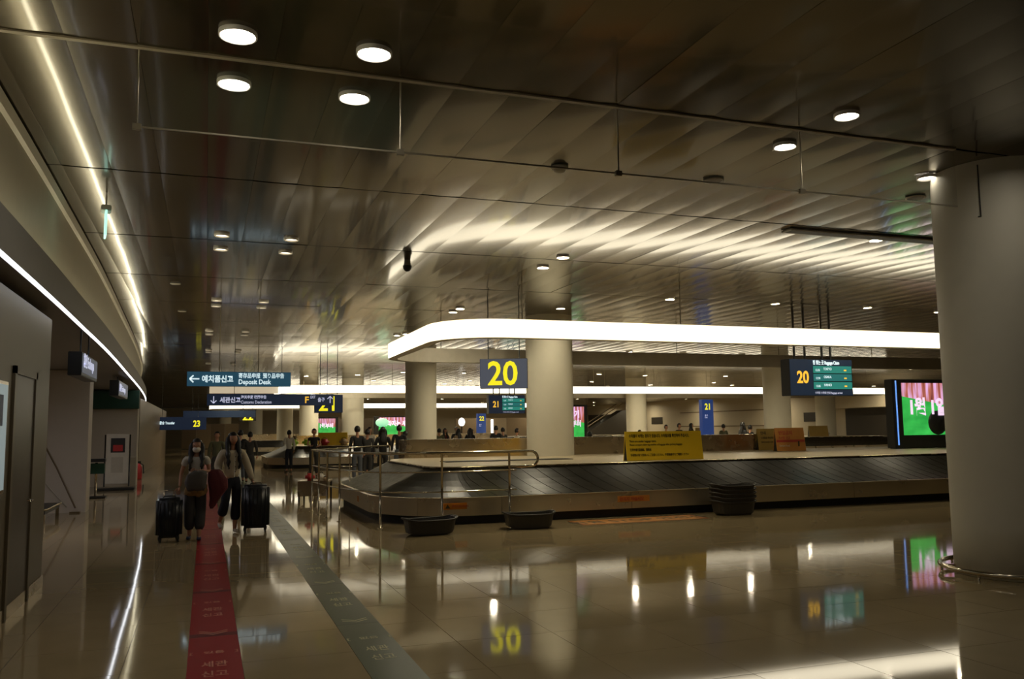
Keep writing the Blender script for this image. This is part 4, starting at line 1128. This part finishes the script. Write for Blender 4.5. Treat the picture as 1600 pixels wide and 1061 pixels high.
    if hero:
        for sd in (-1, 1):
            mk('eye', ell(hc[0]+sd*0.029, hc[1]-0.080, hc[2]+0.004, 0.012, 0.006, 0.005, M['black'], 8), t)
        if P.get('mask'):
            bm = bmesh.new(); bmesh.ops.create_uvsphere(bm, u_segments=18, v_segments=12, radius=1)
            for v in bm.verts:
                x, y, z = v.co; v.co = (hc[0]+x*0.070, hc[1]-0.022+y*0.090, hc[2]-0.062+z*0.058)
            bmesh.ops.delete(bm, geom=[v for v in bm.verts if v.co.y > hc[1]-0.03], context='VERTS')
            mk('face_mask', bmm(bm, M['maskw'], True), t)
        else:
            mk('mouth', ell(hc[0], hc[1]-0.086, hc[2]-0.062, 0.020, 0.006, 0.006, M['redprint'], 8), t)
    t.scale = (s, s, s)
    return t
HANG = (((-0.225, 0.02, 1.13), (-0.235, -0.03, 0.88), (0, -0.1, -1)), ((0.225, 0.02, 1.13), (0.235, -0.03, 0.88), (0, -0.1, -1)))
FRONT = (((-0.23, 0.0, 1.15), (-0.12, -0.20, 1.10), (0.6, -0.6, 0.1)), ((0.23, 0.0, 1.15), (0.12, -0.20, 1.08), (-0.6, -0.6, 0.1)))
MIXED = (((-0.225, 0.02, 1.13), (-0.235, -0.03, 0.88), (0, -0.1, -1)), ((0.23, 0.0, 1.15), (0.10, -0.22, 1.15), (-0.5, -0.6, 0.3)))
# woman with face mask (faces the camera)
womA = make_person('masked woman in a white top with long dark hair, holding a folded grey garment', (-0.13, 14.35, 0), math.radians(-2), 1.53,
    dict(arms=(((-0.245, 0.03, 1.12), (-0.255, -0.07, 0.90), (-0.25, -0.2, -1)), ((0.22, -0.02, 1.15), (0.05, -0.22, 1.18), (-1, -0.1, 0.05))), top='whitecloth', sleeve=0.55, hem=0.92,
         bottom='charcoal', leg_loose=0.032, flare=0.02, cut=0.86, shoes='shoeblue', hair='long', mask=True, hairend=1.16,
         legs=(((-0.095, -0.03, 0.49), (-0.09, 0.04, 0.085), (-0.10, -0.12, 0.035)), ((0.085, 0.03, 0.49), (0.07, -0.10, 0.085), (0.08, -0.26, 0.035)))), hero=True)
def cloth_blob(name, rings, material, label, cat, loc, parent=None):
    """soft folded cloth: rings of (cx, cy, z, rx, ry)"""
    n = 24; vs = []; fs = []
    for i, (cx, cy, z, rx, ry) in enumerate(rings):
        for k in range(n):
            a = 2*PI*k/n; w = (1+0.07*math.sin(3*a+i*1.3)+0.07*math.sin(9*a-i*0.7))*(abs(math.cos(a))**3+abs(math.sin(a))**3)**(-0.22)*0.93
            vs.append((cx+rx*w*math.cos(a), cy+ry*w*math.sin(a), z+0.012*math.sin(5*a+i)))
    for i in range(len(rings)-1):
        for k in range(n): fs.append((i*n+k, i*n+(k+1) % n, (i+1)*n+(k+1) % n, (i+1)*n+k))
    fs.append(tuple(range(n))[::-1]); fs.append(tuple(range((len(rings)-1)*n, len(rings)*n)))
    o = mk(name, mesh(vs, fs, material, True), parent, loc)
    if label: tag(o, label, cat)
    return o
gj = cloth_blob('folded_jacket', [(0.02, 0, 1.06, 0.05, 0.03), (0.03, 0, 1.04, 0.11, 0.06), (0.0, 0, 0.99, 0.155, 0.07), (-0.01, 0, 0.88, 0.16, 0.06), (0, 0, 0.80, 0.15, 0.055), (-0.01, 0, 0.76, 0.12, 0.03)], M['greycloth'], 'folded dark grey garment held against the masked woman', 'jacket', (-0.12, 14.12, 0))
cloth_blob('waist_wrap', [(0, 0, 0.84, 0.13, 0.06), (0, 0, 0.82, 0.165, 0.13), (0, 0, 0.74, 0.175, 0.14), (0, 0, 0.69, 0.165, 0.13), (0, 0, 0.66, 0.10, 0.06)], M['ochre'], 'ochre patterned cloth showing at the waist of the masked woman', 'garment', (-0.13, 14.33, 0))
cloth_blob('maroon_jacket', [(0, 0, 1.06, 0.05, 0.03), (-0.01, 0, 1.02, 0.11, 0.06), (0.03, 0, 0.90, 0.15, 0.07), (0.05, 0, 0.76, 0.14, 0.07), (0.0, 0, 0.62, 0.08, 0.05), (-0.04, 0, 0.52, 0.05, 0.03), (-0.05, 0, 0.47, 0.02, 0.02)], M['maroon'], 'dark maroon jacket hanging between the two women', 'jacket', (0.155, 14.30, 0))
womB = make_person('woman with very long dark hair in a cream cardigan and flared dark trousers', (0.42, 15.06, 0), math.radians(14), 1.62,
    dict(arms=(((-0.25, 0.03, 1.13), (-0.20, -0.14, 0.98), (0.2, -0.6, -0.3)), ((0.27, -0.02, 1.12), (0.345, -0.06, 0.865), (0.15, -0.3, -0.6))), top='cream', sleeve=1.0, hem=0.90, loose=0.030,
         bottom='navy', leg_loose=0.018, flare=0.042, cut=0.74, shoes='shoe', hair='long', hairend=1.08,
         legs=(((-0.12, -0.06, 0.52), (-0.16, 0.12, 0.20), (-0.18, -0.02, 0.09)), ((0.07, -0.02, 0.49), (0.06, -0.02, 0.085), (0.06, -0.18, 0.035)))), hero=True)
def suitcase(loc, rz, w, d, h, label, handle=0.0):
    t = thing('suitcase', label, 'suitcase', loc, rz)
    bm = bmesh.new(); box_into(bm, -w/2, w/2, -d/2, d/2, 0.07, h)
    bmesh.ops.bevel(bm, geom=[e for e in bm.edges], offset=0.045, segments=4, affect='EDGES')
    mk('shell', bmm(bm, M['case'], True), t)
    nr = 6
    for k in range(nr):
        x = -w*0.36+w*0.72*k/(nr-1)
        for s in (-1, 1): mk('rib', box(x-0.008, x+0.008, s*d/2-0.004, s*d/2+0.004, 0.14, h-0.07, M['case'], 0.003), t)
    mk('zip_band', tube([(w/2+0.001, 0, 0.11), (w/2+0.001, 0, h-0.06)], 0.006, M['black'], 6), t)
    mk('grip', tube([(-0.09, 0, h-0.01), (-0.08, 0, h+0.02), (0.08, 0, h+0.02), (0.09, 0, h-0.01)], 0.010, M['black'], 8), t)
    if handle:
        mk('pull_handle', tube([(-0.07, d*0.35, h-0.05), (-0.07, d*0.35, h+handle), (0.07, d*0.35, h+handle), (0.07, d*0.35, h-0.05)], 0.009, M['steel'], 8), t)
    for sx in (-1, 1):
        for sy in (-1, 1):
            x, y = sx*(w/2-0.06), sy*(d/2-0.05)
            wv = mk('wheel_fork', box(x-0.02, x+0.02, y-0.015, y+0.015, 0.03, 0.085, M['black'], 0.003), t)
            bm = bmesh.new(); bmesh.ops.create_cone(bm, cap_ends=True, segments=16, radius1=0.028, radius2=0.028, depth=0.022)
            bmesh.ops.rotate(bm, cent=(0, 0, 0), matrix=Matrix.Rotation(PI/2, 3, 'Y'), verts=bm.verts); bmesh.ops.translate(bm, vec=(x, y, 0.028), verts=bm.verts)
            mk('wheel', bmm(bm, M['black'], True), wv)
    return t
suitcase((-0.50, 14.2, 0), math.radians(8), 0.37, 0.26, 0.665, 'black suitcase on wheels at the left of the masked woman', 0.10)
suitcase((0.80, 15.0, 0), math.radians(-6), 0.44, 0.30, 0.775, 'large black suitcase on wheels held by the woman in the cream cardigan')

# people farther off: a few figures shared in a loop
styles = [dict(arms=HANG, top='blackcloth', bottom='jean', hair='short'), dict(arms=MIXED, top='charcoal', bottom='charcoal', hair='short'),
          dict(arms=FRONT, top='tan', bottom='charcoal', hair='long'), dict(arms=MIXED, top='whitecloth', bottom='navy', hair='short'),
          dict(arms=HANG, top='olive', bottom='charcoal', hair='short'), dict(arms=FRONT, top='maroon', bottom='jean', hair='long'),
          dict(arms=HANG, top='teal', bottom='charcoal', hair='short'), dict(arms=FRONT, top='blackcloth', bottom='blackcloth', hair='long'),
          dict(arms=FRONT, top='blackcloth', bottom='charcoal', hair='short', sleeve=0.5)]
protos = {}
folk = [  # x, y, style, facing degrees, height, label
 (3.66, 31.6, 8, 0, 1.70, 'person in a black T-shirt standing beyond the left end of the railing'),
 (4.50, 27.3, 0, 190, 1.76, 'tall person in a black jacket with back turned behind the railing, leftmost of the group'),
 (4.98, 28.2, 1, 160, 1.66, 'person in dark clothes with a bag strap beside the tall man behind the railing'),
 (5.95, 33.2, 3, 10, 1.74, 'person in white collar seen between the heads of the waiting group'),
 (5.12, 26.3, 7, 180, 1.72, 'long-haired person in black with back turned, right of the strap wearer'),
 (6.12, 28.6, 0, 175, 1.78, 'dark-haired person in black in front of the pink video screen'),
 (6.55, 29.6, 6, 185, 1.58, 'person in teal half hidden by the column left of the crowd'),
 (9.50, 36.2, 4, 170, 1.66, 'person in olive at the left of the crowd beyond the carousel'),
 (10.02, 37.2, 5, 20, 1.66, 'person in maroon in the crowd beyond the carousel'),
 (10.25, 35.8, 2, 200, 1.64, 'person in tan bending in the crowd beyond the carousel'),
 (10.90, 38.4, 1, 0, 1.72, 'person in charcoal in the middle of the crowd beyond the carousel'),
 (10.95, 36.4, 7, 150, 1.66, 'long-haired person in black in the middle of the crowd'),
 (11.40, 37.6, 3, 30, 1.60, 'person in white near the foot of the far 22 totem'),
 (8.95, 35.2, 0, 120, 1.60, 'person in black at the right edge of the second column'),
 (11.35, 34.0, 0, 160, 1.74, 'person in black left of the carousel column, under the 21 flight board'),
 (11.86, 34.6, 1, 200, 1.66, 'person in charcoal under the 21 flight board'),
 (12.20, 33.8, 3, 90, 1.62, 'person in white with a strap beside the carousel column'),
 (11.30, 24.6, 3, 150, 1.50, 'person in a white shirt bending over the belt right of the carousel column'),
 (19.2, 36.2, 2, 40, 1.48, 'short person behind the left part of the yellow board'),
 (20.5, 36.0, 3, 0, 1.70, 'person in a white shirt behind the yellow board'),
 (21.2, 36.0, 1, 20, 1.76, 'person in an open dark jacket behind the yellow board'),
 (22.1, 36.4, 7, 60, 1.76, 'long-haired person in black behind the right end of the yellow board'),
 (23.65, 36.0, 4, 180, 1.70, 'person in olive right of the blue 21 totem'),
 (20.62, 30.0, 7, 90, 1.76, 'long-haired person in black standing left of the brown board'),
 (21.68, 31.0, 0, 90, 1.64, 'person in black close behind the long-haired one by the brown board'),
 (1.08, 30.0, 0, 180, 1.68, 'person in black just behind the right shoulder of the cream cardigan woman'),
 (1.36, 29.4, 1, 170, 1.62, 'person in charcoal right of the head of the cream cardigan woman'),
 (0.32, 27.6, 4, 0, 1.64, 'person in dull olive seen between the two women with suitcases'),
 (3.18, 36.0, 3, 200, 1.66, 'person in a pale shirt beside the yellow board of the second carousel')]
for x, y, st, fa, h, l in folk:
    if st not in protos:
        protos[st] = p = make_person(l, (x, y, 0), math.radians(fa), h, styles[st], 'travellers waiting in the hall')
    else:
        p = copy_tree(protos[st])
        p.location = (x, y, 0); p.rotation_euler = (0, 0, math.radians(fa)); p.scale = (h/1.7,)*3
        p['label'] = l
# bags lying on the second carousel
k = 0
for x, mt, l in ((1.5+2.9, 'lime', 'lime green'), (2.3+2.9, 'red', 'red'), (0.9+2.9, 'lime', 'yellow-green'), (3.2+2.9, 'tan', 'tan')):
    bag((x, 40.75, 0.97), 0.42, 0.3, 0.28, M[mt], l+' bag lying on the belt of the second carousel'); k += 1
bag((20.3, 18.6, 0.96), 0.4, 0.3, 0.3, M['charcoal'], 'dark bag on the deck behind the big column')
bag((35.5, 43.3, 0.96), 0.9, 0.4, 0.25, M['whitecloth'], 'pale bundle on the second carousel below the flight board')
# luggage trolleys along the second carousel
def trolley(loc, rz, label):
    t = thing('luggage_trolley', label, 'trolley', loc, rz, 'luggage trolleys by the second carousel')
    mk('frame', tube([(0, -0.3, 0.18), (0, 0.35, 0.2), (0, 0.42, 1.0)], 0.02, M['steel'], 6), t)
    mk('frame', tube([(0.5, -0.3, 0.18), (0.5, 0.35, 0.2), (0.5, 0.42, 1.0)], 0.02, M['steel'], 6), t)
    mk('handle', tube([(0, 0.42, 1.0), (0.5, 0.42, 1.0)], 0.025, M['black'], 6), t)
    mk('platform', box(0, 0.5, -0.3, 0.38, 0.2, 0.23, M['steel']), t)
    mk('basket', box(0.04, 0.46, 0.2, 0.44, 0.75, 0.9, M['steel'], 0.01), t)
    for x in (0.03, 0.47):
        for y in (-0.25, 0.33):
            mk('wheel', ell(x, y, 0.075, 0.02, 0.075, 0.075, M['black'], 10), t)
    return t
tr0 = trolley((23.2, 35.0, 0), 0.2, 'leftmost luggage trolley right of the yellow board')
for q, (x, l) in enumerate(((23.9, 'second'), (24.6, 'third'), (25.3, 'fourth'), (26.0, 'fifth'), (26.7, 'sixth'))):
    c = copy_tree(tr0); c.location = (x, 35.0+0.2*q, 0); c['label'] = l+' luggage trolley from the yellow board'
# small glowing things far off
t = thing('green_lamp', 'blurred green light above the heads of the waiting group', 'lamp', (9.3, 48.0, 0)); mk('globe', ell(0, 0, 2.05, 0.38, 0.2, 0.25, M['greenlit'], 12), t); mk('stand', tube([(0, 0, 0), (0, 0, 1.85)], 0.05, M['black'], 6), t)
t = thing('floor_lamp', 'white glowing lamp left of the far 22 totem', 'lamp', (18.0, 62.0, 0)); mk('globe', ell(0, 0, 2.15, 0.26, 0.15, 0.32, M['lampwhite'], 12), t); mk('stand', tube([(0, 0, 0), (0, 0, 1.9)], 0.05, M['black'], 6), t)
t = thing('floor_lamp', 'tall narrow glowing panel right of the far 22 totem', 'lamp', (19.75, 60.0, 0)); mk('panel', box(-0.09, 0.09, 0, 0.1, 1.2, 2.3, M['lampwhite'], 0.02), t); mk('stand', tube([(0, 0.05, 0), (0, 0.05, 1.25)], 0.04, M['black'], 6), t)
# dark mid-distance partitions that close the far view
for x0, x1, y, z1, l in ((-2.2, 3.0, 88.0, 2.4, 'left'), (8.8, 15.5, 76.0, 2.65, 'middle'), (26, 38, 92.0, 2.8, 'right')):
    t = thing('partition', 'dark partition closing the far %s part of the hall' % l, 'partition', (x0, y, 0))
    w = (x1-x0)/4
    for q in range(4): mk('panel', box(w*q+0.01, w*(q+1)-0.01, 0, 0.15, 0.05, z1, M['partition'] if q % 2 else M['wallbrown']), t)
    mk('plinth', box(0, x1-x0, 0.02, 0.13, 0, 0.05, M['black']), t)
